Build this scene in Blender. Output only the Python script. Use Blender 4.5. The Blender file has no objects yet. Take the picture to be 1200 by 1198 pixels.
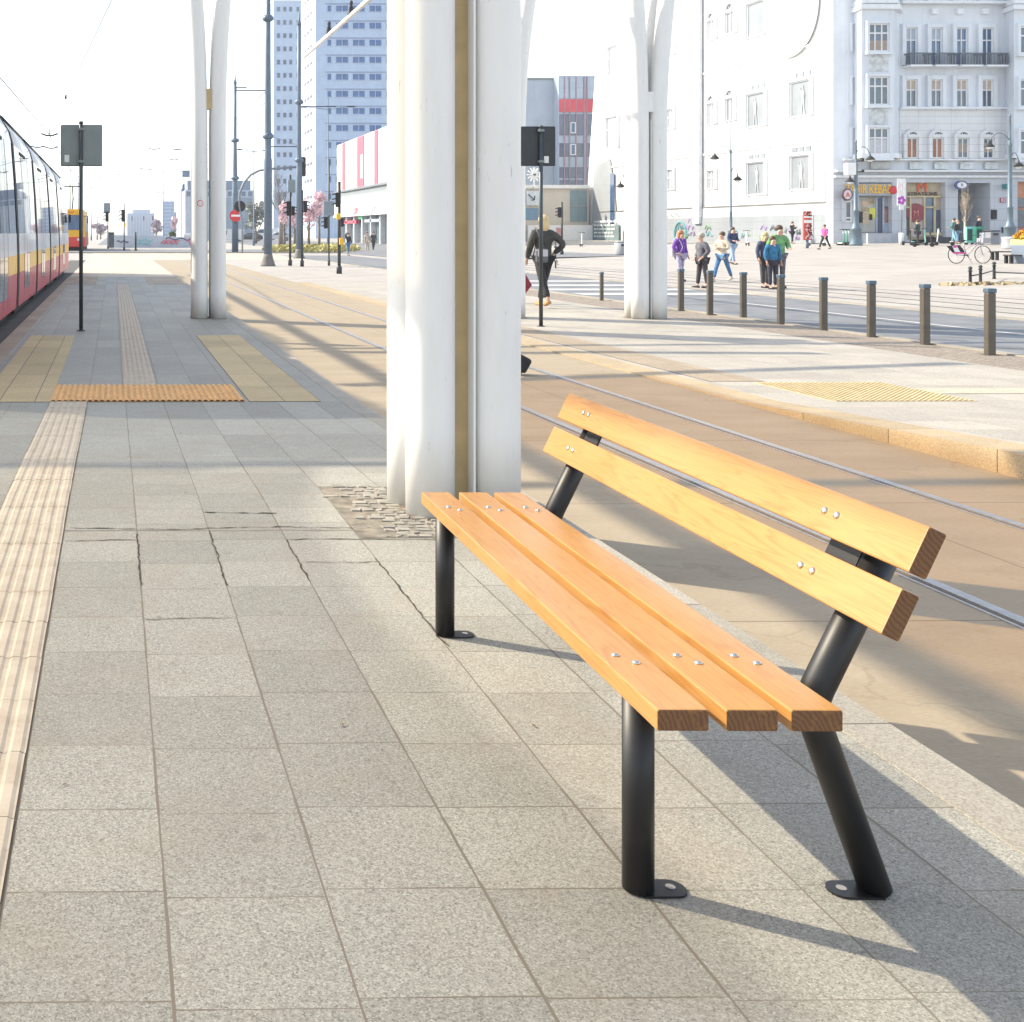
import bpy, bmesh, math, random
from mathutils import Vector, Matrix, Euler
R = math.radians
rnd = random.Random(7)
SC = bpy.context.scene
COL = SC.collection
# ------------------------------------------------------------------ camera frame
F, PX, PY, CH = 1325.0, 150.0, 273.0, 1.36
A = R(0.735)
SA, CA = math.sin(A), math.cos(A)
def cw(t, lat, z):                      # camera depth, lateral, world z -> world
    return Vector((t*SA + lat*CA, t*CA - lat*SA, z))
def sm(a, b, x):
    k = min(1.0, max(0.0, (x-a)/(b-a))); return k*k*(3-2*k)
def gz(x, y):                           # terrain height
    return -0.15 + 0.30*sm(19.5, 33, x) + 0.016*min(30.0, max(0.0, x-33))
def pz(y):                              # near platform height
    return -0.115*min(1.0, max(0.0, (y-5.9)/3.6))
def oz(y):                              # platform across the track
    return -0.14 + 0.14*min(1.0, max(0.0, (10.0-y)/3.1))
def at(px, t, z=None):
    p = cw(t, (px-PX)/F*t, 0.0)
    p.z = gz(p.x, p.y) if z is None else z
    return p
def zpix(py, t): return CH + (PY-py)/F*t
def G(px, py, hf=gz):                   # pixel -> ground point and its depth
    z = -0.15; t = 10
    for _ in range(30):
        t = F*(CH-z)/(py-PY)
        p = cw(t, (px-PX)/F*t, 0); z = 0.5*z+0.5*hf(p.x, p.y)
    p.z = z
    return p, t
def onX(px, py, X):
    l = (px-PX)/F
    t = X/(SA + l*CA)
    return cw(t, l*t, zpix(py, t))
def onY(px, py, Y):
    l = (px-PX)/F
    t = Y/(CA - l*SA)
    return cw(t, l*t, zpix(py, t))
# ------------------------------------------------------------------ mesh builder
class MB:
    def __init__(s): s.bm = bmesh.new()
    def face(s, pts, mi=0):
        try:
            f = s.bm.faces.new([s.bm.verts.new(p) for p in pts]); f.material_index = mi; return f
        except Exception: return None
    def box(s, x0, x1, y0, y1, z0, z1, mi=0, m=None, bev=0):
        v = [Vector(p) for p in ((x0,y0,z0),(x1,y0,z0),(x1,y1,z0),(x0,y1,z0),(x0,y0,z1),(x1,y0,z1),(x1,y1,z1),(x0,y1,z1))]
        if m is not None: v = [m @ p for p in v]
        bv = [s.bm.verts.new(p) for p in v]
        fs = []
        for q in ((3,2,1,0),(4,5,6,7),(0,1,5,4),(1,2,6,5),(2,3,7,6),(3,0,4,7)):
            f = s.bm.faces.new([bv[i] for i in q]); f.material_index = mi; fs.append(f)
        if bev:
            es = list({e for f in fs for e in f.edges})
            bmesh.ops.bevel(s.bm, geom=es, offset=bev, segments=2, affect='EDGES', profile=0.5)
        return fs
    def bar(s, a, b, w, h, mi=0, up=Vector((0,0,1))):       # box from a to b
        a = Vector(a); b = Vector(b); d = b-a; L = d.length
        if L < 1e-6: return
        y = d/L
        x = y.cross(up)
        if x.length < 1e-4: x = Vector((1,0,0))
        x.normalize(); z = x.cross(y)
        m = Matrix(((x.x,y.x,z.x,a.x),(x.y,y.y,z.y,a.y),(x.z,y.z,z.z,a.z),(0,0,0,1)))
        s.box(-w/2, w/2, 0, L, -h/2, h/2, mi, m)
    def tube(s, pts, r, n=10, mi=0, cap=True, smooth=True):
        pts = [Vector(p) for p in pts]
        rs = r if isinstance(r, (list, tuple)) else [r]*len(pts)
        rings = []; ref = None
        for i, p in enumerate(pts):
            d = (pts[min(i+1, len(pts)-1)] - pts[max(i-1, 0)]).normalized()
            if ref is None:
                ref = Vector((0,0,1)) if abs(d.z) < 0.9 else Vector((1,0,0))
            x = d.cross(ref); x.normalize(); y = x.cross(d); y.normalize(); ref = y
            rings.append([s.bm.verts.new(p + (x*math.cos(2*math.pi*k/n) + y*math.sin(2*math.pi*k/n))*rs[i]) for k in range(n)])
        for a, b in zip(rings, rings[1:]):
            for k in range(n):
                f = s.bm.faces.new((a[k], a[(k+1)%n], b[(k+1)%n], b[k])); f.material_index = mi; f.smooth = smooth
        if cap:
            for q in (list(reversed(rings[0])), rings[-1]):
                f = s.bm.faces.new(q); f.material_index = mi
    def lathe(s, prof, n=16, c=(0,0,0), mi=0, smooth=True):
        c = Vector(c); rings = []
        for r, z in prof:
            rings.append([s.bm.verts.new(c + Vector((r*math.cos(2*math.pi*k/n), r*math.sin(2*math.pi*k/n), z))) for k in range(n)])
        for a, b in zip(rings, rings[1:]):
            for k in range(n):
                f = s.bm.faces.new((a[k], a[(k+1)%n], b[(k+1)%n], b[k])); f.material_index = mi; f.smooth = smooth
        f = s.bm.faces.new(list(reversed(rings[0]))); f.material_index = mi
        f = s.bm.faces.new(rings[-1]); f.material_index = mi
    def ball(s, c, rx, ry, rz, n=12, mi=0, zc=None):
        m = Matrix.Translation(c) @ Matrix.Diagonal((rx, ry, rz, 1))
        g = bmesh.ops.create_uvsphere(s.bm, u_segments=n, v_segments=max(6, n*2//3), radius=1, matrix=m)
        for f in {f for v in g['verts'] for f in v.link_faces}:
            f.smooth = True; f.material_index = mi
    def prism(s, poly, vec, mi=0):                     # planar polygon extruded by vec
        vec = Vector(vec)
        a = [s.bm.verts.new(Vector(p)) for p in poly]; b = [s.bm.verts.new(Vector(p)+vec) for p in poly]
        n = len(a)
        for q in (a, list(reversed(b))):
            f = s.bm.faces.new(q); f.material_index = mi
        for k in range(n):
            f = s.bm.faces.new((a[k], b[k], b[(k+1)%n], a[(k+1)%n])); f.material_index = mi
    def ring(s, c, ro, ri, w, n=24, axis='x', mi=0):   # wheel rim lying round an axis
        pts = []
        for k in range(n+1):
            a = 2*math.pi*k/n; r = (ro+ri)/2
            q = (0, math.cos(a)*r, math.sin(a)*r) if axis == 'x' else ((math.cos(a)*r, 0, math.sin(a)*r) if axis == 'y' else (math.cos(a)*r, math.sin(a)*r, 0))
            pts.append(Vector(c)+Vector(q))
        s.tube(pts, (ro-ri)/2, 6, mi, cap=False)
    def build(s, name, mats, parent=None, loc=None, rz=0.0, fix=True):
        if fix: bmesh.ops.recalc_face_normals(s.bm, faces=s.bm.faces[:])
        me = bpy.data.meshes.new(name); s.bm.to_mesh(me); s.bm.free()
        for m in (mats if isinstance(mats, (list, tuple)) else [mats]): me.materials.append(m)
        o = bpy.data.objects.new(name, me); COL.objects.link(o)
        if parent: o.parent = parent
        if loc is not None: o.location = loc
        o.rotation_euler.z = rz
        return o
def thing(name, label, cat, loc, rz=0.0, group=None):
    o = bpy.data.objects.new(name, None); COL.objects.link(o); o.empty_display_size = .2
    o.location = loc; o.rotation_euler.z = rz
    return tag(o, label, cat, group)
def tag(o, label, cat, group=None):
    o['label'] = label; o['category'] = cat
    if group: o['group'] = group
    return o
def struct(o, kind='structure'):
    o['kind'] = kind; return o
def copy_tree(o, loc, rz=None, label=None, parent=None, sc=None):
    c = o.copy(); COL.objects.link(c)
    if parent is not None: c.parent = parent
    else:
        c.location = loc
        if rz is not None: c.rotation_euler.z = rz
        if label: c['label'] = label
        if sc is not None: c.scale = (sc, sc, sc)
    for ch in [x for x in o.children]: copy_tree(ch, None, parent=c)
    return c
def dup(o, parent=None, loc=None):
    c = o.copy(); COL.objects.link(c)
    if parent is not None: c.parent = parent
    if loc is not None: c.location = loc
    return c
# ------------------------------------------------------------------ materials
class NT:
    def __init__(s, name):
        s.m = bpy.data.materials.new(name); s.m.use_nodes = True
        s.t = s.m.node_tree; s.b = s.t.nodes['Principled BSDF']; s.tc = None
    def n(s, ty, **kw):
        o = s.t.nodes.new(ty)
        for k, v in kw.items(): setattr(o, k, v)
        return o
    def l(s, a, b): s.t.links.new(a, b)
    def put(s, sock, v):
        if hasattr(v, 'is_linked') or isinstance(v, bpy.types.NodeSocket): s.l(v, sock)
        else: sock.default_value = v
    def co(s):
        if s.tc is None: s.tc = s.n('ShaderNodeTexCoord')
        return s.tc.outputs['Object']
    def math(s, op, a, b=None, c=None):
        o = s.n('ShaderNodeMath', operation=op); s.put(o.inputs[0], a)
        if b is not None: s.put(o.inputs[1], b)
        if c is not None: s.put(o.inputs[2], c)
        return o.outputs[0]
    def sep(s, v=None):
        o = s.n('ShaderNodeSeparateXYZ'); s.l(v if v is not None else s.co(), o.inputs[0]); return o.outputs
    def comb(s, x, y, z):
        o = s.n('ShaderNodeCombineXYZ')
        for i, v in enumerate((x, y, z)): s.put(o.inputs[i], v)
        return o.outputs[0]
    def mapv(s, scale, v=None):
        o = s.n('ShaderNodeMapping'); s.l(v if v is not None else s.co(), o.inputs[0]); o.inputs['Scale'].default_value = scale
        return o.outputs[0]
    def noise(s, scale, detail=4, rough=.55, v=None, dist=0.0):
        o = s.n('ShaderNodeTexNoise'); s.l(v if v is not None else s.co(), o.inputs['Vector'])
        o.inputs['Scale'].default_value = scale; o.inputs['Detail'].default_value = detail; o.inputs['Roughness'].default_value = rough
        o.inputs['Distortion'].default_value = dist
        return o.outputs['Fac']
    def vor(s, scale, v=None, out='Distance', feature='F1'):
        o = s.n('ShaderNodeTexVoronoi', feature=feature); s.l(v if v is not None else s.co(), o.inputs['Vector'])
        o.inputs['Scale'].default_value = scale
        return o.outputs[out]
    def white(s, v):
        o = s.n('ShaderNodeTexWhiteNoise'); s.l(v, o.inputs['Vector']); return o.outputs['Value']
    def ramp(s, f, stops, interp='LINEAR'):
        o = s.n('ShaderNodeValToRGB'); o.color_ramp.interpolation = interp; e = o.color_ramp.elements
        while len(e) < len(stops): e.new(.5)
        for i, (p, c) in enumerate(stops):
            e[i].position = p; e[i].color = (*c, 1) if len(c) == 3 else c
        s.l(f, o.inputs[0]); return o.outputs[0]
    def mix(s, f, a, b, bt='MIX'):
        o = s.n('ShaderNodeMix', data_type='RGBA', blend_type=bt); s.put(o.inputs['Factor'], f)
        for k, v in ((6, a), (7, b)):
            if isinstance(v, tuple): v = (*v[:3], 1)
            s.put(o.inputs[k], v)
        return o.outputs[2]
    def bump(s, h, strength=.3, dist=.01):
        o = s.n('ShaderNodeBump'); s.l(h, o.inputs['Height']); o.inputs['Strength'].default_value = strength; o.inputs['Distance'].default_value = dist
        s.l(o.outputs[0], s.b.inputs['Normal'])
    def col(s, c): s.put(s.b.inputs['Base Color'], (*c, 1) if isinstance(c, tuple) and len(c) == 3 else c)
    def set(s, **kw):
        for k, v in kw.items(): s.put(s.b.inputs[k.replace('_', ' ')], v)
        return s.m
MC = {}
def mat(name, c, rough=.6, metal=0.0, var=.12, sc=3.0, bump=0.0, coat=0.0):
    if name in MC: return MC[name]
    t = NT(name)
    f = t.noise(sc, 5)
    lo = tuple(max(0, x*(1-var)) for x in c); hi = tuple(min(1, x*(1+var)) for x in c)
    t.col(t.ramp(f, [(.3, lo), (.7, hi)]))
    if bump: t.bump(t.noise(sc*12, 3), bump, .004)
    t.set(Roughness=rough, Metallic=metal)
    if coat: t.set(Coat_Weight=coat)
    MC[name] = t.m
    return t.m
def joint(t, u, size, w):              # mask 1 in joint
    fr = t.math('FRACT', u)
    d = t.math('MULTIPLY', t.math('SUBTRACT', .5, t.math('ABSOLUTE', t.math('SUBTRACT', fr, .5))), size)
    return t.math('LESS_THAN', d, w)
def speckle(t, cols, scale=260, big=9):
    v = t.vor(scale, out='Color'); r = t.sep(v)[0]
    c = t.ramp(r, cols)
    n = t.noise(big, 4); c = t.mix(.30, c, t.ramp(n, [(.3, tuple(x*.85 for x in cols[len(cols)//2][1])), (.7, tuple(min(1, x*1.15) for x in cols[len(cols)//2][1]))]))
    return c, r
def m_granite():
    t = NT('granite_paving')
    x, y, z = t.sep()
    wob = t.math('MULTIPLY', t.math('SUBTRACT', t.noise(5, 3), .5), .006)
    xx = t.math('ADD', x, wob)
    u = t.math('DIVIDE', t.math('SUBTRACT', xx, .106), .33)
    cu = t.math('FLOOR', u)
    jit = t.math('MULTIPLY', t.math('SUBTRACT', t.white(t.comb(cu, 3.0, 1.0)), .5), .035)
    yy = t.math('ADD', t.math('ADD', y, jit), wob)
    v1 = t.math('DIVIDE', t.math('SUBTRACT', yy, 1.99), .334)
    v2 = t.math('ADD', 40, t.math('DIVIDE', t.math('SUBTRACT', yy, 5.0), .29))
    v3 = t.math('ADD', 80, t.math('DIVIDE', t.math('SUBTRACT', yy, 7.03), .94))
    s1 = t.math('LESS_THAN', yy, 5.0); s3 = t.math('GREATER_THAN', yy, 7.03)
    def sel(f, a, b): return t.math('ADD', t.math('MULTIPLY', f, a), t.math('MULTIPLY', t.math('SUBTRACT', 1, f), b))
    v = sel(s3, v3, sel(s1, v1, v2))
    sz = sel(s3, .94, sel(s1, .334, .29))
    jw = t.math('ADD', .0011, t.math('MULTIPLY', t.math('GREATER_THAN', t.noise(1.7, 3), .5), .0012))
    jx = joint(t, u, .33, t.math('ADD', jw, .0012)); jy = joint(t, v, sz, jw)
    j = t.math('MAXIMUM', jx, jy)
    # two cracked rows where the ground settled
    cr = t.math('MULTIPLY', t.noise(5, 3), .035)
    nb = t.math('LESS_THAN', t.math('ABSOLUTE', t.math('SUBTRACT', t.math('ADD', y, t.math('MULTIPLY', t.math('SUBTRACT', t.noise(2.2, 4), .5), .07)), 5.16)), t.math('SUBTRACT', cr, .006))
    j = t.math('MAXIMUM', j, nb)
    tone = t.white(t.comb(cu, t.math('FLOOR', v), 0.0))
    c, r = speckle(t, [(0, (.075, .072, .06)), (.16, (.185, .178, .152)), (.45, (.290, .280, .238)), (.75, (.350, .338, .292)), (1, (.50, .48, .42))], 300, 5)
    c = t.mix(.12, c, t.ramp(t.noise(90, 2), [(.42, (.1, .1, .09)), (.6, (.5, .49, .45))]))
    k = t.math('ADD', .88, t.math('MULTIPLY', tone, .22))
    c = t.mix(1.0, c, t.comb(k, k, k), 'MULTIPLY')
    c = t.mix(t.math('MULTIPLY', t.math('MULTIPLY', t.math('SUBTRACT', t.noise(3.1, 6), .52), 2.2, ), .6), c, (.30, .235, .17))       # rust and coffee stains
    gum = t.math('LESS_THAN', t.vor(2.3), .055)
    c = t.mix(t.math('MULTIPLY', gum, .22), c, (.11, .10, .085))
    c = t.mix(t.ramp(t.noise(1.1, 6, .65), [(.5, (0, 0, 0)), (.75, (.4,)*3)]), c, (.22, .19, .15))
    c = t.mix(j, c, (.165, .14, .105))
    t.col(c)
    h = t.math('SUBTRACT', t.math('MULTIPLY', r, .12), j)
    t.bump(h, .5, .004)
    t.set(Roughness=t.math('ADD', .52, t.math('MULTIPLY', t.noise(14, 3), .25)))
    return t.m
def m_slab(name, cols, bx, by, jc=(.12, .11, .09), scale=200, x0=0.0, y0=0.0, jw=.004, stain=.15, sc2=2.5):
    t = NT(name); x, y, z = t.sep()
    wob = t.math('MULTIPLY', t.math('SUBTRACT', t.noise(4, 3), .5), .01)
    u = t.math('DIVIDE', t.math('ADD', t.math('SUBTRACT', x, x0), wob), bx); v = t.math('DIVIDE', t.math('ADD', t.math('SUBTRACT', y, y0), wob), by)
    j = t.math('MAXIMUM', joint(t, u, bx, jw), joint(t, v, by, jw))
    c, r = speckle(t, cols, scale, sc2)
    k = t.math('ADD', .88, t.math('MULTIPLY', t.white(t.comb(t.math('FLOOR', u), t.math('FLOOR', v), 0.0)), .2))
    c = t.mix(1.0, c, t.comb(k, k, k), 'MULTIPLY')
    c = t.mix(t.math('MULTIPLY', t.math('GREATER_THAN', t.noise(1.3, 6), .57), stain), c, tuple(q*.5 for q in cols[len(cols)//2][1]))
    t.col(t.mix(j, c, jc)); t.bump(t.math('SUBTRACT', t.math('MULTIPLY', r, .1), j), .35, .004)
    t.set(Roughness=.75); return t.m
def m_wood():
    t = NT('varnished_pine'); co = t.co()
    oi = t.n('ShaderNodeObjectInfo').outputs['Random']
    x, y, z = t.sep()
    sh = t.math('MULTIPLY', oi, 9.0)
    v = t.comb(t.math('ADD', t.math('MULTIPLY', x, 22), sh), t.math('ADD', t.math('MULTIPLY', y, 1.1), sh), t.math('MULTIPLY', z, 22))
    g = t.noise(1.0, 2, .5, v, .5)
    w = t.math('FRACT', t.math('MULTIPLY', g, 11.0))
    base = t.ramp(w, [(0, (.35, .158, .034)), (.25, (.43, .220, .055)), (.8, (.46, .242, .066)), (1, (.37, .172, .042))])
    fine = t.noise(1, 4, .7, t.comb(t.math('MULTIPLY', x, 420), t.math('MULTIPLY', y, 9), t.math('MULTIPLY', z, 420)))
    c = t.mix(.3, base, t.ramp(fine, [(.35, (.33, .13, .03)), (.65, (.48, .24, .075))]))
    kv = t.vor(1.0, t.comb(t.math('ADD', t.math('MULTIPLY', x, 9), sh), t.math('ADD', t.math('MULTIPLY', y, 2.6), sh), t.math('MULTIPLY', z, 9)))
    c = t.mix(t.ramp(kv, [(.06, (.8,)*3), (.16, (0, 0, 0))]), c, (.28, .10, .025))
    patch = t.noise(1.6, 3, .5, t.comb(x, t.math('ADD', y, sh), z))
    c = t.mix(t.ramp(patch, [(.45, (0, 0, 0)), (.7, (.5,)*3)]), c, (.51, .28, .11))
    dirt = t.noise(9, 6, .7)
    c = t.mix(t.ramp(dirt, [(.60, (0, 0, 0)), (.75, (.35,)*3)]), c, (.36, .16, .05))
    t.col(c); t.bump(t.math('ADD', fine, t.math('MULTIPLY', w, .5)), .12, .002)
    t.set(Roughness=t.math('ADD', .26, t.math('MULTIPLY', dirt, .22)), Coat_Weight=.22, Coat_Roughness=.22); return t.m
def m_end():
    t = NT('end_grain'); x, y, z = t.sep()
    oi = t.n('ShaderNodeObjectInfo').outputs['Random']
    a = t.math('ADD', x, t.math('MULTIPLY', oi, .12)); b = t.math('ADD', z, .07)
    d = t.math('SQRT', t.math('ADD', t.math('POWER', a, 2.0), t.math('POWER', b, 2.0)))
    d = t.math('ADD', d, t.math('MULTIPLY', t.noise(26, 4), .022))
    w = t.math('FRACT', t.math('MULTIPLY', d, 105))
    c = t.ramp(w, [(0, (.10, .045, .018)), (.5, (.19, .09, .036)), (1, (.14, .062, .025))])
    c = t.mix(t.ramp(t.noise(22, 3), [(.56, (0, 0, 0)), (.72, (.6,)*3)]), c, (.42, .2, .05))
    t.col(c); t.bump(w, .2, .001); t.set(Roughness=.7); return t.m
def m_column():
    t = NT('white_column_paint'); x, y, z = t.sep()
    v = t.comb(t.math('MULTIPLY', x, 9), t.math('MULTIPLY', y, 9), t.math('MULTIPLY', z, 1.6))
    s = t.noise(1, 6, .65, v)
    c = t.ramp(s, [(.3, (.74, .735, .715)), (.55, (.78, .78, .76)), (.75, (.80, .80, .785))])
    dk = t.noise(1, 4, .7, t.comb(t.math('MULTIPLY', x, 60), t.math('MULTIPLY', y, 60), t.math('MULTIPLY', z, 5)))
    c = t.mix(t.ramp(dk, [(.66, (0, 0, 0)), (.72, (.75,)*3)]), c, (.26, .23, .18))
    low = t.ramp(z, [(.0, (.55,)*3), (.45, (0, 0, 0))])
    c = t.mix(t.math('MULTIPLY', low, t.noise(7, 4)), c, (.42, .38, .30))
    t.col(c); t.set(Roughness=.55); t.bump(s, .03, .004); return t.m
def m_facade(name, c, bh=.5, bw=1.2, jd=.35, rough=.85, z0=0.0):
    t = NT(name); x, y, z = t.sep()
    n = t.noise(.5, 6); base = t.ramp(n, [(.3, tuple(q*.9 for q in c)), (.7, tuple(min(1, q*1.05) for q in c))])
    st = t.noise(1, 4, .6, t.comb(t.math('MULTIPLY', x, 2.2), t.math('MULTIPLY', y, 2.2), t.math('MULTIPLY', z, .18)))
    base = t.mix(t.ramp(st, [(.5, (0, 0, 0)), (.75, (.35,)*3)]), base, tuple(q*.7 for q in c))
    j = joint(t, t.math('DIVIDE', t.math('SUBTRACT', z, z0), bh), bh, .02)
    j = t.math('MAXIMUM', j, joint(t, t.math('DIVIDE', t.math('ADD', x, y), bw), bw, .015))
    base = t.mix(t.math('MULTIPLY', j, jd), base, tuple(q*.45 for q in c))
    t.col(base); t.set(Roughness=rough); return t.m
def m_glass(name, c=(.06, .09, .13), rough=.06, spec=.8):
    t = NT(name)
    t.col(t.ramp(t.noise(1.2, 3), [(.3, tuple(q*.7 for q in c)), (.7, tuple(q*1.3 for q in c))]))
    t.set(Roughness=rough, Specular_IOR_Level=spec); MC[name] = t.m; return t.m
def m_film(name, c, op):               # translucent roof membrane
    t = NT(name); t.t.nodes.remove(t.b)
    tr = t.n('ShaderNodeBsdfTransparent'); tr.inputs[0].default_value = (*c, 1)
    tl = t.n('ShaderNodeBsdfTranslucent'); tl.inputs[0].default_value = (*[min(1, q) for q in c], 1)
    mx = t.n('ShaderNodeMixShader'); mx.inputs[0].default_value = op
    t.l(tr.outputs[0], mx.inputs[1]); t.l(tl.outputs[0], mx.inputs[2])
    t.l(mx.outputs[0], t.t.nodes['Material Output'].inputs[0]); return t.m
WOOD, ENDG, COLM, GRAN = m_wood(), m_end(), m_column(), m_granite()
BLACK = mat('black_powder_coat', (.008, .008, .0095), .46, 0, .2, 30, .05)
STEEL = mat('zinc_steel', (.62, .62, .60), .3, 1.0, .1, 40)
BEIGEP = mat('beige_steel', (.52, .39, .20), .5, 0, .14, 7)
GREYM = mat('grey_green_steel', (.20, .235, .235), .45, .1, .1, 4)
DARKG = mat('dark_grey_steel', (.035, .04, .045), .5, .2, .15, 6)
POLEB = mat('blue_grey_pole_paint', (.115, .16, .215), .5, .1, .15, 3)
WHITE = mat('white_paint', (.8, .8, .78), .6, 0, .05)
STICK = mat('sticker_white', (.75, .76, .74), .6, 0, .04)
REDP = mat('red_paint', (.60, .03, .04), .45, 0, .1)
YELP = mat('yellow_paint', (.80, .45, .02), .45, 0, .08)
BLK = mat('matt_black', (.015, .015, .017), .7, 0, .2)
GLASSD, GLASSB = m_glass('dark_window_glass'), m_glass('blue_window_glass', (.035, .09, .19))
RUBBER = mat('rubber', (.02, .02, .02), .8)
# ------------------------------------------------------------------ setting: ground
def sheet(name, x0, x1, y0, y1, hf, m, dz=0.0, thick=0.0, nx=1, ny=None, kind='structure'):
    if ny is None: ny = max(1, int((min(y1, 14)-y0)/.3)) if y0 < 12 and y1-y0 > 1 and hf in (pz_, oz_) else 1
    mb = MB()
    ys = [y0+(y1-y0)*k/ny for k in range(ny+1)]
    if hf in (pz_, oz_): ys = sorted(set([y0, y1]+[q for q in (5.9, 6.9, 9.5, 10.0) if y0 < q < y1]))
    xs = [x0+(x1-x0)*k/nx for k in range(nx+1)]
    for a, b in zip(ys, ys[1:]):
        for c, d in zip(xs, xs[1:]):
            mb.face([(c, a, hf(c, a)+dz), (d, a, hf(d, a)+dz), (d, b, hf(d, b)+dz), (c, b, hf(c, b)+dz)])
        if thick:
            for X in (x0, x1):
                mb.face([(X, a, hf(X, a)+dz), (X, b, hf(X, b)+dz), (X, b, hf(X, b)+dz-thick), (X, a, hf(X, a)+dz-thick)])
    if thick:
        for Y in (y0, y1):
            mb.face([(x0, Y, hf(x0, Y)+dz), (x1, Y, hf(x1, Y)+dz), (x1, Y, hf(x1, Y)+dz-thick), (x0, Y, hf(x0, Y)+dz-thick)])
    bmesh.ops.remove_doubles(mb.bm, verts=mb.bm.verts[:], dist=1e-5)
    o = mb.build(name, m); return struct(o, kind)
def pz_(x, y): return pz(y)
def oz_(x, y): return oz(y)
PLAZA = m_slab('plaza_paving', [(0, (.25, .225, .20)), (.4, (.345, .32, .29)), (.7, (.385, .36, .33)), (1, (.45, .425, .39))], 1.2, .8, (.22, .2, .18), 60, stain=.08, jw=.006, sc2=.4)
def ground():
    mb = MB()
    xs = [-900, -300, -80, -20, 0, 10, 16, 19.5]+[19.5+k*1.5 for k in range(1, 10)]+[36, 45, 60, 73, 120, 300, 1200]
    ys = [-40, 0, 30, 60, 100, 200, 500, 2500]
    g = [[mb.bm.verts.new((x, y, gz(x, y))) for x in xs] for y in ys]
    for a, b in zip(g, g[1:]):
        for k in range(len(xs)-1): mb.bm.faces.new((a[k], a[k+1], b[k+1], b[k]))
    return struct(mb.build('ground', PLAZA))
ground()
ASPH = mat('asphalt', (.155, .165, .18), .85, 0, .25, 1.5, .3)
ASPHD = mat('track_bed_asphalt', (.07, .065, .06), .85, 0, .25, 2.5, .3)
def m_track():
    t = NT('trackway_concrete'); x, y, z = t.sep()
    st = t.noise(1, 6, .6, t.comb(t.math('MULTIPLY', x, .9), t.math('MULTIPLY', y, 2.6), 0.0))
    c = t.ramp(st, [(.25, (.245, .195, .13)), (.5, (.32, .262, .185)), (.75, (.39, .33, .24))])
    fine = t.noise(1, 5, .75, t.comb(t.math('MULTIPLY', x, 30), t.math('MULTIPLY', y, 150), 0.0))
    c = t.mix(.45, c, t.ramp(fine, [(.3, (.20, .155, .10)), (.7, (.42, .355, .26))]))
    # rust dust beside the rails
    for X in (3.52, 4.66):
        d = t.math('ABSOLUTE', t.math('SUBTRACT', x, X))
        c = t.mix(t.math('MULTIPLY', t.math('SUBTRACT', 1, t.math('MINIMUM', 1, t.math('DIVIDE', d, .35))), .35), c, (.34, .255, .17))
    j = t.math('MAXIMUM', joint(t, t.math('DIVIDE', t.math('SUBTRACT', y, .55), 1.9), 1.9, .006), joint(t, t.math('DIVIDE', t.math('SUBTRACT', x, 4.09), 20), 20, .006))
    ck = t.vor(.8, t.comb(t.math('ADD', x, t.math('MULTIPLY', t.noise(3, 4), .5)), t.math('ADD', y, t.math('MULTIPLY', t.noise(2.6, 4), .6)), 0.0), out='Distance', feature='DISTANCE_TO_EDGE')
    ck = t.math('MULTIPLY', t.math('LESS_THAN', ck, .006), t.math('GREATER_THAN', t.noise(.6, 2), .52))
    c = t.mix(t.math('MULTIPLY', ck, .22), c, (.13, .10, .07))
    c = t.mix(t.ramp(t.noise(2.3, 6, .7), [(.56, (0, 0, 0)), (.72, (.35,)*3)]), c, (.20, .165, .12))
    sp = t.math('GREATER_THAN', t.noise(34, 2), .74)
    c = t.mix(t.math('MULTIPLY', sp, .4), c, (.12, .08, .05))
    t.col(t.mix(t.math('MULTIPLY', j, .6), c, (.12, .09, .06))); t.bump(fine, .25, .004); t.set(Roughness=.8); return t.m
TRACK = m_track()
sheet('trackway', 2.146, 5.55, -12, 62, gz, TRACK, .004)
for X in (3.52, 4.66):
    mb = MB(); z = -.146
    mb.box(X-.028, X+.028, -12, 62, z, z+.007, 0); mb.box(X-.055, X-.032, -12, 62, z, z+.001, 1); mb.box(X-.070, X-.057, -12, 62, z, z+.005, 0)
    struct(mb.build('tram_rail', [mat('polished_rail', (.40, .395, .39), .42, .7, .15, 20), mat('groove_dirt', (.12, .10, .08), .8)]))
sheet('track_bed', -9, -1.5, -12, 62, gz, ASPHD, .004)
for X in (-2.4, -3.44):
    mb = MB(); mb.box(X-.03, X+.03, -12, 62, -.146, -.14); struct(mb.build('tram_rail', MC['polished_rail']))
# near platform
sheet('platform', -1.28, 1.99, -6, 38, pz_, GRAN, 0, .3)
KERB = m_slab('kerb_granite', [(0, (.19, .17, .14)), (.4, (.30, .275, .23)), (.7, (.34, .315, .265)), (1, (.42, .39, .33))], 30, 1.0, scale=220, y0=.10)
sheet('kerb', 1.99, 2.146, -6, 38, pz_, KERB, .003, .3)
TAN = m_slab('tan_paving', [(0, (.17, .13, .09)), (.4, (.30, .24, .17)), (.7, (.37, .30, .22)), (1, (.45, .38, .28))], .4, .8, scale=160)
sheet('kerb', -1.5, -1.28, -6, 38, pz_, TAN, .003, .3)
sheet('platform_end_paving', -1.5, -.5, 32.3, 38, pz_, TAN, .007, .004)
sheet('platform_end_paving', 1.0, 2.14, 32.3, 38, pz_, TAN, .007, .004)
SAND = m_slab('sand_paving', [(0, (.27, .20, .10)), (.4, (.48, .37, .19)), (.7, (.54, .42, .23)), (1, (.62, .51, .31))], .312, .94, scale=190, x0=1.185, y0=7.03)
sheet('sand_paving', -1.18, -.55, 9.85, 16.2, pz_, SAND, .005, .005)
sheet('sand_paving', 1.185, 1.81, 9.85, 16.2, pz_, SAND, .005, .005)
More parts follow.
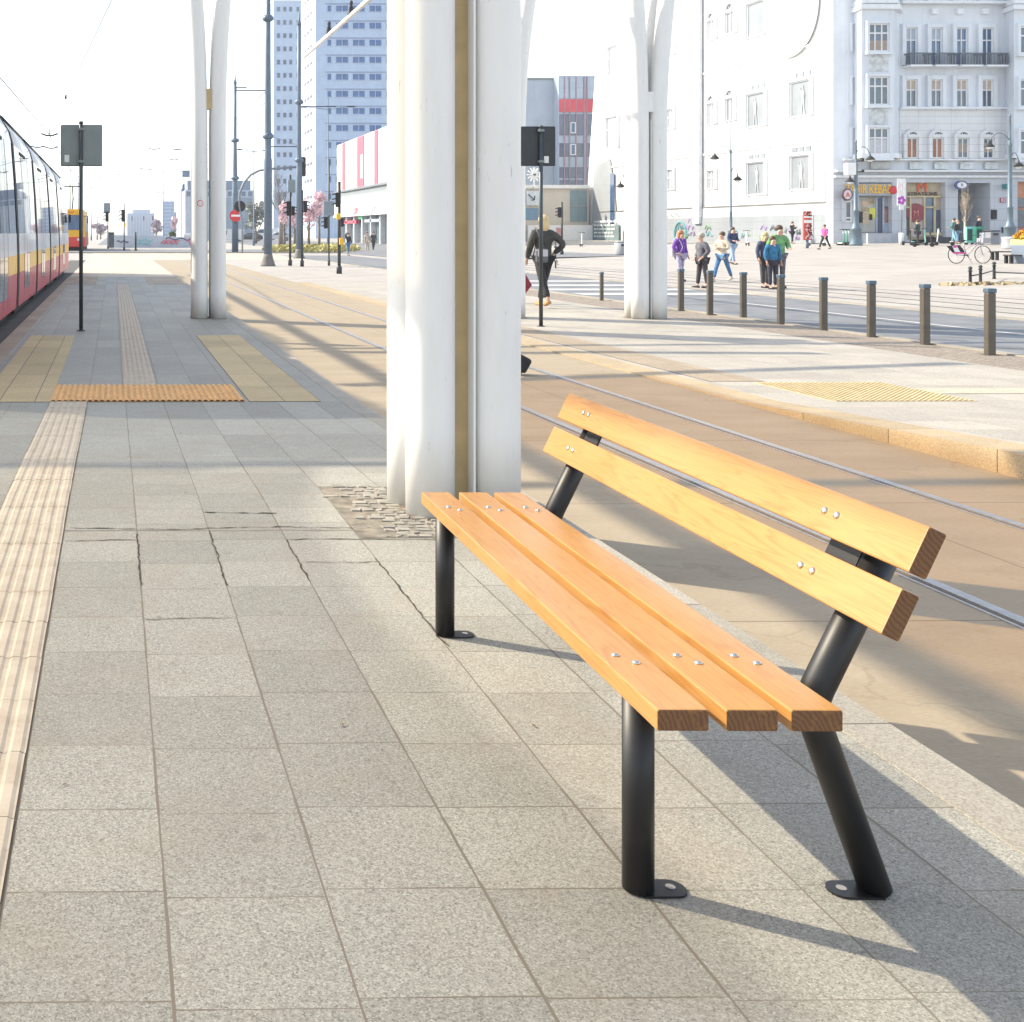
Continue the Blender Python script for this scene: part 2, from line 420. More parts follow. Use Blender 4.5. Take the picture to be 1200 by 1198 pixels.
def tactile(name, x0, x1, y0, y1, hf, m, pitch, along='y', dz=.004, rib=.0048, tile=.33):
    """flat slab with raised ribs, cut into tiles"""
    mb = MB()
    if along == 'y':
        n = max(2, round((x1-x0)/pitch)); q = (x1-x0)/n
        k = y0
        brk = [y0]
        while brk[-1] < y1-.05: brk.append(min(y1, brk[-1]+tile))
        brk = sorted(set(brk+[b for b in (5.9, 9.5) if y0 < b < y1]))
        for a, b in zip(brk, brk[1:]):
            ja = rnd.uniform(-.0015, .0015); jz = rnd.uniform(-.0006, .001)
            for i in range(n):
                X0 = x0+i*q; g = .0015
                p = [(X0, 0), (X0+q*.12, 0), (X0+q*.30, rib), (X0+q*.72, rib), (X0+q*.90, 0), (X0+q, 0)]
                for (xa, za), (xb, zb) in zip(p, p[1:]):
                    mb.face([(xa+ja, a+g, hf(xa, a)+dz+za+jz), (xb+ja, a+g, hf(xb, a)+dz+zb+jz), (xb+ja, b-g, hf(xb, b)+dz+zb+jz), (xa+ja, b-g, hf(xa, b)+dz+za+jz)])
    return struct(mb.build(name, m))
TACT = mat('cream_tactile', (.50, .42, .32), .8, 0, .18, 8, .3)
def m_tact():
    t = NT('cream_tactile_worn'); x, y, z = t.sep()
    c = t.ramp(t.noise(9, 5), [(.3, (.42, .35, .265)), (.55, (.49, .42, .33)), (.75, (.54, .47, .375))])
    c = t.mix(t.ramp(t.noise(40, 4), [(.55, (0, 0, 0)), (.8, (.4,)*3)]), c, (.28, .22, .16))
    t.col(c); t.bump(t.noise(160, 3), .25, .003); t.set(Roughness=.8); return t.m
TACT = m_tact()
sheet('tactile_bed', -.556, -.226, -6, 9.85, pz_, mat('grout_brown', (.13, .1, .075), .9, 0, .3, 10), .002)
tactile('tactile_paving', -.553, -.229, -2, 9.85, pz_, TACT, .052)
sheet('tactile_bed', .09, .42, 10.9, 32.2, pz_, MC['grout_brown'], .002)
tactile('tactile_paving', .093, .417, 10.9, 32.2, pz_, TACT, .052, tile=.94)
ORA = mat('orange_tactile', (.70, .40, .15), .75, 0, .2, 12, .3)
sheet('tactile_bed', -.55, 1.15, 9.85, 10.9, pz_, mat('pale_orange_bed', (.62, .38, .2), .8, 0, .15, 12), .003)
tactile('tactile_paving', -.55, 1.15, 9.86, 10.89, pz_, ORA, .0525, tile=1.03, rib=.012, dz=.005)
# cobbles round the nearest column
def cobbles():
    mb = MB(); y = 5.03
    while y < 6.05:
        h = rnd.uniform(.045, .065); x = 1.04+max(0, .25-(y-5.03)*.5)*0+rnd.uniform(0, .05)
        while x < 1.985:
            w = rnd.uniform(.045, .095); x2 = min(1.985, x+w)
            if x2-x > .03 and rnd.random() > max(0, 1.1-(x-1.03)*4.5):
                j = lambda: rnd.uniform(-.009, .009)
                zt = rnd.uniform(.004, .009); zz = pz(y)
                pts = [(x+.006+j(), y+.005+j()), (x2-.006+j(), y+.005+j()), ((x+x2)/2+j(), y-.001+h*.1) if False else (x2-.006+j(), y+h-.005+j()), (x+.006+j(), y+h-.005+j())]
                top = [Vector((a*.9+.1*(x+x2)/2, b*.9+.1*(y+h/2), zz+zt+rnd.uniform(-.002, .002))) for a, b in pts]
                bot = [Vector((a, b, zz-.02)) for a, b in pts]
                mb.face(top)
                for k in range(4): mb.face([bot[k], bot[(k+1)%4], top[(k+1)%4], top[k]])
            x = x2
        y += h
    return struct(mb.build('cobblestones', mat('cobble_granite', (.285, .265, .23), .85, 0, .3, 11, .4)), 'stuff')
sheet('cobble_bed', 1.10, 1.988, 5.02, 6.07, pz_, mat('cobble_joint_sand', (.20, .175, .14), .9, 0, .45, 14), .002)
cobbles()
# platform across the tracks
OPP = m_slab('pale_platform_paving', [(0, (.23, .21, .175)), (.4, (.35, .325, .28)), (.7, (.40, .37, .325)), (1, (.47, .44, .39))], .5, .5, (.28, .25, .2), 120)
sheet('platform_across_track', 5.9, 9.85, -12, 34, oz_, OPP, .003, .3)
KAMB = m_slab('kerb_sandstone', [(0, (.22, .16, .09)), (.4, (.37, .285, .175)), (.7, (.42, .33, .21)), (1, (.50, .41, .28))], 40, 1.0, (.10, .07, .04), 200, y0=.03)
sheet('kerb', 5.55, 5.9, -12, 34, oz_, KAMB, .006, .3)
sheet('sand_paving', 6.0, 6.55, 11.3, 24, oz_, TAN, .008, .005)
mb = MB()
def domes():
    mb = MB()
    for i in range(24):
        for k in range(24):
            x = 6.42+i*.052; y = 9.95+k*.052
            z = oz(y)+.0105
            mb.lathe([(.019, 0), (.015, .006)], 6, (x, y, z), 0)
    return struct(mb.build('tactile_paving', mat('yellow_tactile', (.52, .42, .25), .75, 0, .15, 12)))
sheet('tactile_bed', 6.39, 7.66, 9.92, 11.2, oz_, MC['yellow_tactile'] if 'yellow_tactile' in MC else mat('yellow_tactile', (.52, .42, .25), .75, 0, .15, 12), .008, .005)
domes()
sheet('tactile_paving', 7.68, 9.8, 10.4, 10.75, oz_, TACT, .009, .006)
COB = m_slab('small_cobbles', [(0, (.14, .11, .085)), (.4, (.27, .225, .18)), (.7, (.33, .28, .225)), (1, (.42, .36, .30))], .12, .12, (.12, .1, .08), 60, jw=.009)
sheet('cobbled_strip', 9.85, 10.95, -12, 36, gz, COB, .012, .01)
sheet('kerb', 10.95, 11.1, -12, 60, gz, KERB, .03, .1)
sheet('road', 11.1, 15.55, -12, 75, gz, ASPH, .004)
sheet('kerb', 15.55, 15.75, -12, 60, gz, KERB, .03, .1)
LINE = mat('road_marking', (.46, .46, .45), .7, 0, .12, 6)
sheet('road_marking', 13.4, 13.52, 4, 24, gz, LINE, .008)
for Y in (27.2, 29.4, 31.8, 34.6):
    sheet('road_marking', 11.4, 15.3, Y, Y+.9, gz, LINE, .008)
for X in (19.3, 20.4):
    mb = MB()
    mb.box(X-.04, X+.04, -12, 120, -.15, -.138); struct(mb.build('tram_rail', mat('dull_rail', (.16, .15, .15), .5, .6, .1, 8)))
for X in (16.8, 18.0):
    mb = MB(); mb.box(X-.04, X+.04, -12, 120, -.15, -.140); struct(mb.build('tram_rail', MC['dull_rail']))
sheet('cross_road', -60, 17, 84, 102, gz, ASPH, .006)
sheet('kerb', -60, 17, 83.6, 84, gz, KERB, .08, .1)
sheet('boulevard', 17, 29.5, 62, 700, gz, mat('pale_asphalt', (.16, .17, .185), .85, 0, .15, 1), .007)
sheet('boulevard', -2, 12, 140, 900, gz, MC['pale_asphalt'], .007)
PAV = m_slab('tan_pavement', [(0, (.30, .24, .18)), (.4, (.48, .40, .31)), (.7, (.53, .45, .36)), (1, (.60, .53, .43))], .6, .6, (.3, .25, .19), 40, stain=.2, sc2=.5)
sheet('forecourt_paving', -1.5, 10.9, 62.2, 83.5, gz, PAV, .005)
sheet('forecourt_paving', -1.5, 2.14, 38.1, 62.1, gz, PAV, .005)
# ------------------------------------------------------------------ bench
def plank(w, th, L, name, parent, m):
    """board along local y, front-left-top corner at origin, with rounded arrises and end grain"""
    mb = MB(); mb.box(0, w, 0, L, -th, 0, 0, None, .0035)
    for f in mb.bm.faces:
        f.normal_update()
        if abs(f.normal.y) > .9: f.material_index = 1
    return mb.build(name, [WOOD, ENDG], parent)
def bench():
    o = cw(2.151, 1.0068, 0)
    b = thing('park_bench', 'varnished yellow pine slat bench on black tubular steel legs', 'bench', o, R(-1.34))
    L = 1.806
    for x in (0, .131, .2535):
        p = plank(.0985, .0417, L, 'seat_slat', b, None); p.location = (x, 0, .453)
        for y in (.255, 1.565):
            for dx, dy in ((.036, .021), (.062, -.021)):
                m2 = MB(); m2.lathe([(.0085, 0), (.0085, .0012), (.006, .004), (.002, .0052)], 12, (dx, y+dy, 0.0003)); m2.build('bolt', STEEL, p)
    th = R(25.0)
    for (x, z) in ((.463, .685), (.5145, .803)):
        # board: local x -> down the front face, local z -> out of the front
        p = plank(.096, .038, L, 'backrest_slat', b, None)
        fx = Vector((-math.sin(th), 0, -math.cos(th))); fz = Vector((-math.cos(th), 0, math.sin(th))); fy = fz.cross(fx)
        M_ = Matrix(((fx.x, fy.x, fz.x, x), (fx.y, fy.y, fz.y, 0), (fx.z, fy.z, fz.z, z), (0, 0, 0, 1)))
        if fy.y < 0:
            M_ = M_ @ Matrix.Translation((0, -L, 0))
        p.matrix_local = M_
        for y in (.275, 1.60):
            yy = y if fy.y > 0 else L-y
            for d in (-.021, .021): m2 = MB(); m2.lathe([(.0085, 0), (.0085, .0012), (.006, .004), (.002, .0052)], 12, (.047, yy+d, .0003)); m2.build('bolt', STEEL, p)
    for y, s in ((.19, 1), (1.672, -1)):
        m2 = MB(); m2.tube([(.047, y, .004), (.047, y, .4105)], .0312, 28)
        lf = m2.build('leg', BLACK, b)
        def foot(cx, dirx):
            mb = MB(); pts = []
            w = .034; l = .098
            pts += [(cx, y-w*.95, 0), (cx, y+w*.95, 0)]
            for k in range(9):
                a = math.pi/2-math.pi*k/8
                pts.append((cx+dirx*(l-w*.8+w*.8*math.cos(a)), y+w*.9*math.sin(a), 0))
            mb.prism(pts, (0, 0, .005))
            mb2 = MB(); mb2.lathe([(.010, 0), (.010, .0008)], 14, (cx+dirx*.068, y+.003, .0052))
            return mb, mb2
        a, h = foot(.047, 1); f = a.build('foot_plate', BLACK, lf); h.build('bolt_hole', mat('grey_hole', (.25, .25, .25), .6), f)
        # rear leg: raked up to the seat, then back behind the slats
        P = [(.535, .004), (.412, .345), (.405, .372), (.407, .398), (.418, .425), (.572, .742)]
        m2 = MB(); m2.tube([(px, y, pz2) for px, pz2 in P], .0312, 28)
        lr = m2.build('rear_leg', BLACK, b)
        a, h = foot(.535, -1); f = a.build('foot_plate', BLACK, lr); h.build('bolt_hole', MC['grey_hole'], f)
        m2 = MB()
        m2.box(.03, .40, y+.03 if s > 0 else y-.11, y+.11 if s > 0 else y-.03, .404, .4108)
        m2.build('seat_bracket', BLACK, b)
        for zc in (.635, .725):
            m2 = MB(); ys = (y+.02, y+.125) if s > 0 else (y-.125, y-.02)
            fr = lambda d, z: (.497-.004+d+(z-.6725)*math.tan(th)+.006, z)
            x0 = .515+(zc-.6725)*math.tan(th)
            rm = Matrix.Translation((x0, 0, zc)) @ Matrix.Rotation(th, 4, 'Y')
            m2.box(-.005, .001, ys[0], ys[1], -.055, .055, 0, rm); m2.build('back_bracket', BLACK, b)
bench()
# ------------------------------------------------------------------ columns of the shelter
def column(loc, rr, label, plate, rz=0.0, sticker=False, flare=.55, sp=.318, dp=.26, skew=0.0):
    c = thing('shelter_column', label, 'column', loc, rz, 'white clustered columns of the tram shelter')
    c2 = []
    for ix, sx in ((0, -1), (1, 1)):
        for iy in (0, 1):
            X, Y = ix*sp-(skew if iy and not ix else 0), iy*dp; pts = []; rs = []
            for k in range(17):
                z = 6.5*k/16
                d = max(0, z-3.1)/3.4
                pts.append((X+sx*flare*d**2.1, Y+(1 if iy else -1)*flare*.6*d**2.1, z)); rs.append(rr)
            mb = MB(); mb.tube(pts, rs, 36); mb.build('tube', COLM, c)
    mb = MB(); w = sp-2*rr
    if plate:
        mb.box(rr+.002, sp-rr-.002, .02, .03, 0.0, 3.45); 
        mb.build('infill_plate', BEIGEP, c)
        mb = MB(); mb.box(sp-rr-.014, sp-rr-.004, -.075, .018, 0, 3.45); mb.build('edge_strip', COLM, c)
    mb = MB(); mb.box(rr*.7, sp-rr*.7, -rr*.55, rr*.4, 3.60, 3.95); mb.build('connector', BEIGEP if not plate else COLM, c)
    mb = MB(); mb.box(-rr*.55, rr*.4, rr*.7, dp-rr*.7, 3.60, 3.95); mb.build('connector', COLM, c)
    mb = MB(); mb.box(-rr*1.05, sp+rr*1.05, -rr*1.05, dp+rr*1.05, -.08, .006); mb.build('base_plate', mat('dirty_base', (.16, .13, .10), .8, 0, .3, 20), c)
    if sticker:
        mb = MB()
        for k in range(24):
            a = 2*math.pi*k/24; a2 = 2*math.pi*(k+1)/24
            def q(a, r): 
                th_ = r*math.cos(a)/rr; return (rr*1.004*math.sin(th_), -rr*1.004*math.cos(th_), 1.98+r*math.sin(a))
            mb.face([q(a, .055), q(a2, .055), q(a2, .043), q(a, .043)])
        def q2(u, v):
            th_ = u/rr; return (rr*1.005*math.sin(th_), -rr*1.005*math.cos(th_), 1.98+v)
        mb.face([q2(-.036, .030), q2(-.030, .036), q2(.036, -.030), q2(.030, -.036)])
        mb.face([q2(-.02, -.006), q2(.025, -.006), q2(.025, .006), q2(-.02, .006)])
        mb.build('no_smoking_sticker', mat('sticker_red', (.6, .05, .05), .5), c)
    return c
p = cw(5.48, (504-PX)/F*5.48, pz(5.48)); column(p, .1165, 'nearest white clustered column beside the bench', True, dp=.235, sp=.3185, skew=.033)
p = cw(19.5, (234-PX)/F*19.5, -.115); column(p, .137, 'white twin tube column at the platform end, left of the nearest column', False, sticker=True, flare=.17)
p = cw(19.7, (750-PX)/F*19.7, -.14); column(p, .143, 'white flared column on the far platform beside the row of bollards', True, flare=.22)
p = cw(19.9, (585-PX)/F*19.9, -.14); column(p, .137, 'far white column almost wholly hidden behind the nearest column', True, flare=.3)
# roof of the shelter (above the frame): membranes, edge tubes and cross beams
def canopy():
    c = thing('shelter_canopy', 'tram shelter roof with white tube frame and pale membranes overhead', 'canopy', (0, 0, 0))
    Z = 6.55
    films = [('A', m_film('blue_white_membrane', (.36, .38, .40), .25), -9.4, -5.55, 11.2, 45),
             ('C', m_film('clear_membrane', (.66, .63, .56), .2), -8.6, -6.48, -4, 11.2),
             ('B', m_film('amber_membrane', (.74, .54, .29), .2), -5.05, -2.1, 5.6, 16.4),
             ('B2', m_film('amber_membrane_pale', (.76, .60, .37), .2), -5.05, -2.1, -5, 5.4)]
    for k, m, x0, x1, y0, y1 in films:
        mb = MB(); nx, ny = 6, max(6, int((y1-y0)/1.5))
        v = [[mb.bm.verts.new((x0+(x1-x0)*i/nx+ (.22*math.sin(j*1.3) if i in (0, nx) and k[0] != 'B' else 0), y0+(y1-y0)*j/ny+(.18*math.sin(i*1.7) if j in (0, ny) else 0), Z+.25*math.sin(math.pi*i/nx))) for i in range(nx+1)] for j in range(ny+1)]
        for j in range(ny):
            for i in range(nx): mb.bm.faces.new((v[j][i], v[j][i+1], v[j+1][i+1], v[j+1][i]))
        mb.build('roof_membrane', m, c)
    def beam(a, b, r):
        mb = MB(); mb.tube([a, b], r, 12); mb.build('roof_tube', COLM, c)
    e0 = onX(357, 66, 5.55); e1 = onX(432, 0, 5.55)
    beam(e0, e0+(e1-e0)*2.2, .055)
    beam((-4.98, -5, Z), (-4.98, 45, Z), .09);
    for (xa, ya, xb, yb, r) in ((-9.4, 11, 1.4, 11.2, .08), (-5.4, 19, 5.6, 19.8, .08), (-5.4, 23.5, 3, 19.0, .07), (-5.4, 15.5, 2, 17.2, .1), (-5, 18.6, 1, 18.3, .12)):
        beam((xa, ya, Z-.05), (xb, yb, Z-.05), r)
    # insulators clamped on the visible edge tube
    d = (e1-e0)
    for k in (.45, .78):
        q = e0+d*k; mb = MB(); mb.box(-.07, .07, -.12, .12, .03, .14); mb.lathe([(.03, .14), (.05, .18), (.03, .24), (.05, .28), (.03, .34)], 10)
        mb.build('insulator', DARKG, c, q)
canopy()

def litter():
    mb = MB(); q = random.Random(17)
    for k in range(70):
        if k < 40: x, y = q.uniform(-.2, 2.0), q.uniform(1.9, 9); z = pz(y)+.003
        else: x, y = q.uniform(2.25, 5.4), q.uniform(2.2, 11); z = -.144
        s = q.uniform(.003, .009); an = q.uniform(0, 6.28)
        pts = [Vector((x+s*r*math.cos(an+a), y+s*r*math.sin(an+a), z+q.uniform(.0, .5)*s)) for a, r in ((0, 1.3), (1.2, .6), (2.4, .9), (3.6, 1.2), (5.0, .55))]
        mb.face(pts)
    o = mb.build('dry_leaf_litter', mat('dry_leaf', (.22, .12, .05), .8, 0, .5, 9)); struct(o, 'stuff'); o['label'] = 'tiny dry leaves and crumbs scattered on the paving'
litter()

def cracks():
    q = random.Random(23); mb = MB()
    def crack(x0, x1, Y, w):
        n = max(4, int((x1-x0)/.03)); top = []; bot = []
        for k in range(n+1):
            x = x0+(x1-x0)*k/n; y = Y+q.gauss(0, .004)+.012*math.sin(x*7+Y*9); ww = w*abs(q.gauss(.55, .4))+.0008
            top.append((x, y+ww, pz(y)+.0025)); bot.append((x, y-ww*.6, pz(y)+.0025))
        for k in range(n): mb.face([bot[k], bot[k+1], top[k+1], top[k]])
    for p in ((-.2, .42, 5.19, .007), (.42, 1.18, 5.2, .006), (.44, .79, 5.48, .010), (-.21, .11, 4.99, .004), (.76, 1.45, 4.995, .004), (.11, .43, 3.98, .002), (.79, 1.1, 4.66, .003)): crack(*p)
    def rift(Y0, Y1, X, w):
        n = int((Y1-Y0)/.03)
        P = [(X+q.gauss(0, .003), Y0+(Y1-Y0)*k/n, w*.8*abs(q.gauss(.6, .25))+.0006) for k in range(n+1)]
        for u, v in zip(P, P[1:]): mb.face([(u[0]-u[2], u[1], pz(u[1])+.0026), (u[0]+u[2], u[1], pz(u[1])+.0026), (v[0]+v[2], v[1], pz(v[1])+.0026), (v[0]-v[2], v[1], pz(v[1])+.0026)])
    for p in ((4.35, 5.1, .106, .005), (4.35, 5.15, .437, .004), (4.4, 5.0, .766, .004), (3.7, 4.7, 1.096, .004)): rift(*p)
    struct(mb.build('paving_cracks', mat('crack_dirt', (.045, .036, .026), .95, 0, .4, 30)))
cracks()
# ------------------------------------------------------------------ bollards
def bollards():
    root = None
    data = [(1160, 417, 338), (1084, 405, 333), (1021, 396, 329), (965, 388, 325), (915, 381, 322), (871, 374, 319), (832, 370, 317), (798, 365, 315), (705, 353, 319)]
    names = ['rightmost', 'second from the right', 'third from the right', 'fourth from the right', 'fifth from the right', 'sixth from the right', 'seventh from the right', 'eighth from the right, beside the white column', 'standing alone left of the white column']
    for i, (px, fy, ty) in enumerate(data):
        p, t = G(px, fy)
        lab = 'brown grey steel bollard with blue grey cap, ' + names[i]
        h = (fy-ty)/F*t
        if root is None:
            root = thing('bollard', lab, 'bollard', p, R(-6), 'steel bollards along the road edge')
            mb = MB(); w = .046
            mb.box(-w, w, -w, w, 0, h-.055, 0, None, .012); mb.build('post', mat('bollard_paint', (.115, .10, .08), .38, .3, .12, 6), root)
            mb = MB(); mb.box(-w*1.12, w*1.12, -w*1.12, w*1.12, h-.055, h, 0, None, .008); mb.build('cap', mat('cap_sky_reflection', (.10, .15, .20), .3, .3, .1, 5), root)  # blue of the reflected sky put into the cap's base colour
            mb = MB(); mb.box(-.1, .1, -.1, .1, 0, .012, 0); mb.build('base_plate', DARGP, root)
        else:
            copy_tree(root, p, R(-6)+rnd.uniform(-.1, .1), lab, sc=h/((417-338)/F*G(1160, 417)[1]))
DARGP = mat('base_steel', (.10, .085, .07), .6, .3, .2, 8)
bollards()
# ------------------------------------------------------------------ stop signs seen from behind
def stop_sign(px, fy, ty, pl, pr, pt, pb, label, m, pm, stick, hf, kind='sign'):
    p, t = G(px, fy, hf)
    s = thing('stop_sign', label, 'sign', p, 0, 'tram stop signs seen from behind')
    z = lambda y: zpix(y, t)-p.z
    x = lambda q: (q-px)/F*t
    mb = MB(); mb.tube([(0, 0, 0), (0, 0, z(ty))], .030, 14); mb.lathe([(.033, z(ty)-.03), (.033, z(ty)+.006), (.01, z(ty)+.012)], 14); mb.build('pole', pm, s)
    mb = MB(); mb.lathe([(.065, 0), (.065, .01), (.04, .016)], 14); mb.build('base_plate', DARKG, s)
    mb = MB(); mb.box(x(pl), x(pr), .034, .060, z(pb), z(pt), 0, None, .02); mb.build('panel', m, s)
    for zz in (z(pt)-.07, z(pb)+.07):
        mb = MB(); mb.box(-.045, .045, -.034, .036, zz-.02, zz+.02, 0, None, .006); mb.build('clamp', GREYM, s)
    mb = MB(); a, b, c, d = stick
    mb.box(x(a), x(b), .031, .0338, z(d), z(c)); mb.build('sticker', STICK, s)
    return s
stop_sign(95, 388, 143, 71, 120, 146, 195, 'pale grey square stop sign seen from behind, near the red and white tram', GREYM, mat('pole_steel_dark', (.06, .075, .08), .4, .4, .15, 4), (75.5, 81, 181.5, 190), pz_)
stop_sign(634, 383, 148, 611, 652, 148, 194.5, 'dark grey square stop sign seen from behind, beside the nearest column', DARKG, MC['pole_steel_dark'], (638.5, 644, 183, 191), oz_)
# ------------------------------------------------------------------ poles, lamps, lights
def tram_pole(px, fy, ty, r0, r1, label, flare=True, joint_y=(), spans=()):
    p, t = G(px, fy); h = zpix(ty, t)-p.z
    s = thing('overhead_line_pole', label, 'pole', p, 0, 'blue grey poles carrying the overhead line')
    mb = MB(); prof = [(r0*1.0, 0), (r0, h*.35), (r0*.86, h*.36), (r1*1.05, h*.7), (r1, h)]
    mb.lathe(prof, 18); mb.build('shaft', POLEB, s)
    if flare:
        mb = MB(); mb.lathe([(r0*1.9, 0), (r0*1.7, .08), (r0*1.2, .4), (r0*1.02, .55)], 18); mb.build('foot', mat('pole_foot_concrete', (.17, .16, .15), .8), s)
    for jy in joint_y:
        z = zpix(jy, t)-p.z
        mb = MB(); mb.lathe([(r0*.9, z-.12), (r0*1.35, z-.05), (r0*1.35, z+.05), (r0*.9, z+.16)], 18); mb.build('collar', POLEB, s)
    for sy, l, rr in spans:
        z = zpix(sy, t)-p.z; mb = MB(); mb.tube([(0, 0, z), (l, 0, z)], rr, 8); mb.build('bracket', DARKG, s)
    mb = MB(); mb.lathe([(r1*1.1, h), (r1*1.3, h+.05), (r1*.5, h+.3), (.02, h+.9)], 12); mb.build('top_cap', POLEB, s)
    return s, p, t
tram_pole(314, 312, -40, .19, .12, 'thick blue grey pole with flared foot, right of the no entry sign', True, (160, 22), ((106, -1.5, .03),))
P3, p3, t3 = tram_pole(350.5, 303, 30, .19, .115, 'slender blue grey pole with crossarms behind the paired traffic lights', True, (188, 120), ((172, -2.0, .03), (125, 2.2, .03)))
P1, p1, t1 = tram_pole(275.5, 296, 98, .25, .12, 'blue grey pole carrying a round red no entry sign', False, (209, 165), ((103, .9, .05),))
def disc_sign(parent, t, dx, z, r, dy=-.3):
    mb = MB(); q = []
    for k in range(28): q.append((dx+r*math.cos(2*math.pi*k/28), dy, z+r*math.sin(2*math.pi*k/28)))
    mb.prism(q, (0, .03, 0)); d = mb.build('no_entry_disc', REDP, parent)
    mb = MB(); mb.box(dx-r*.72, dx+r*.72, dy-.006, dy, z-r*.17, z+r*.17); mb.build('white_bar', WHITE, d)
    return d
s = thing('no_entry_sign', 'round red no entry sign with white bar on blue grey pole', 'sign', p1); disc_sign(s, t1, 0, zpix(253, t1)-p1.z, 7/F*t1)
mb = MB(); mb.box(-.06, .06, -.28, -.25, zpix(262, t1)-p1.z, zpix(244, t1)-p1.z); mb.build('clamp', DARKG, s)
def mast_arm():
    p, t = G(284, 297); s = thing('signal_mast', 'curved grey mast arm reaching over the street beside the no entry sign', 'mast', p)
    x = lambda q: (q-284)/F*t
    z = lambda y: zpix(y, t)-p.z
    pts = [(0, 0, 0), (0, 0, z(262)), (x(280), 0, z(240)), (x(281), 0, z(226)), (x(286), 0, z(214)), (x(294), 0, z(205)), (x(304), 0, z(200)), (x(318), 0, z(198)), (x(353), 0, z(195.5))]
    mb = MB(); mb.tube(pts, [.06]*2+[.09]*7, 10); mb.build('arm', mat('mast_grey', (.18, .21, .24), .5, .2), s)
    mb = MB(); mb.box(x(351), x(358.5), -.12, .12, z(207), z(184), 0, None, .1); mb.build('signal_back', BLK, s)
    mb = MB(); q = [(x(281)+.42*math.cos(2*math.pi*k/20), -.06, z(242)+.42*math.sin(2*math.pi*k/20)) for k in range(20)]; mb.prism(q, (0, .05, 0)); mb.build('disc_back', BLK, s)
mast_arm()
def light_head(parent, x, z, h, face=1, dy=-.16, lit=None):
    """signal housing with three hooded lenses; hoods point along +-x (seen side-on) or toward the viewer"""
    w = h*.32
    mb = MB(); mb.box(x-w*.5, x+w*.5, dy-w*.4, dy+w*.4, z-h/2, z+h/2, 0, None, w*.12); hd = mb.build('signal_head', BLK, parent)
    for k in range(3):
        zz = z+h*(.33-.33*k)
        mb = MB()
        a = [(x+face*w*.5, dy-w*.38, zz+h*.05), (x+face*w*1.25, dy-w*.30, zz-h*.02), (x+face*w*1.25, dy+w*.30, zz-h*.02), (x+face*w*.5, dy+w*.38, zz+h*.05)]
        b = [(q[0], q[1], q[2]+h*.09) for q in a]
        mb.prism(a, (0, 0, h*.085)); mb.build('hood', BLK, hd)
    return hd
def traffic_light(px, fy, ty, heads, label, r=.06, extras=()):
    p, t = G(px, fy); s = thing('traffic_light', label, 'traffic light', p, 0, 'traffic lights at the crossing')
    z = lambda y: zpix(y, t)-p.z
    x = lambda q: (q-px)/F*t
    mb = MB(); mb.tube([(0, 0, 0), (0, 0, z(ty))], r, 10); mb.lathe([(r*1.7, 0), (r*1.7, .25), (r, .3)], 10); mb.build('pole', mat('signal_pole', (.05, .055, .06), .5, .2), s)
    for hx, y0, y1, f in heads: light_head(s, x(hx), (z(y0)+z(y1))/2, z(y0)-z(y1), f)
    for kind, hx, y0, y1, w, m in extras:
        mb = MB(); mb.box(x(hx-w), x(hx+w), -.22, -.1, z(y1), z(y0), 0, None, .03); mb.build(kind, m, s)
    return s
SIGNB = mat('sign_back', (.22, .27, .30), .5, .1)
traffic_light(340, 311.5, 205, [(338, 236, 253, -1), (343, 242, 253, 1)], 'black traffic light with a sign plate above, left of the slender pole', .055, [('sign_plate', 341, 211, 226, 4.5, SIGNB)])
traffic_light(354, 312.5, 223, [(357, 235.5, 249, 1)], 'black traffic light close beside the slender pole with one side head', .05)
traffic_light(385.5, 311.5, 186, [(381, 254, 268, -1)], 'thin black traffic light pole with a grey sign plate', .035, [('sign_plate', 384.5, 236, 253, 6.5, SIGNB)])
traffic_light(397.5, 321, 213, [(395, 226, 243, -1), (400, 256, 266, 1)], 'black traffic light with yellow push button box by the mall', .06, [('camera_box', 395.5, 250.5, 257.5, 2.6, YELP), ('push_button', 399, 279, 287, 2.4, YELP), ('finial', 397, 213, 224, 1.2, BLK)])
traffic_light(145.5, 293.5, 239, [(144.5, 246, 260, -1)], 'distant black traffic light in front of the graffiti wall', .05, [('yellow_box', 146, 261, 266, 1.2, YELP)])
traffic_light(126.5, 291.5, 240, [(125.5, 248, 260, -1)], 'distant traffic light with grey board left of the graffiti wall', .05, [('sign_plate', 125.5, 238, 250, 4, SIGNB)])
traffic_light(658.5, 299, 237, [(654.5, 243, 255, -1)], 'black traffic light standing beyond the walking woman', .06)
p, t = G(159, 294); s = thing('railing_post', 'thin black post at the right end of the small glass screen', 'post', p); mb = MB(); mb.tube([(0, 0, 0), (0, 0, zpix(272, t)-p.z)], .07, 8); mb.lathe([(.15, 0), (.15, .1), (.07, .15)], 8); mb.build('shaft', BLK, s)
def street_lamp(px, fy, ty, arms, label, r=.07, m=None):
    p, t = G(px, fy); s = thing('street_lamp', label, 'street lamp', p, 0, 'tall street lamps along the boulevard')
    z = lambda y: zpix(y, t)-p.z
    x = lambda q: (q-px)/F*t
    m = m or POLEB
    mb = MB(); mb.lathe([(r*1.5, 0), (r*1.4, 1.0), (r, 1.1), (r*.55, z(ty))], 10); mb.build('pole', m, s)
    for ax, ay, ly in arms:
        d = 1 if ax > px else -1; L = abs(x(ax))
        mb = MB(); mb.tube([(0, 0, z(ly)), (d*L*.55, 0, z(ly)+(z(ay)-z(ly))*.7), (d*L*.75, 0, z(ay))], r*.5, 6); mb.build('arm', m, s)
        mb = MB(); mb.ball((d*L*.86, 0, z(ay)), L*.2, .12, .09, 10); mb.build('lamp_head', DARKG, s)
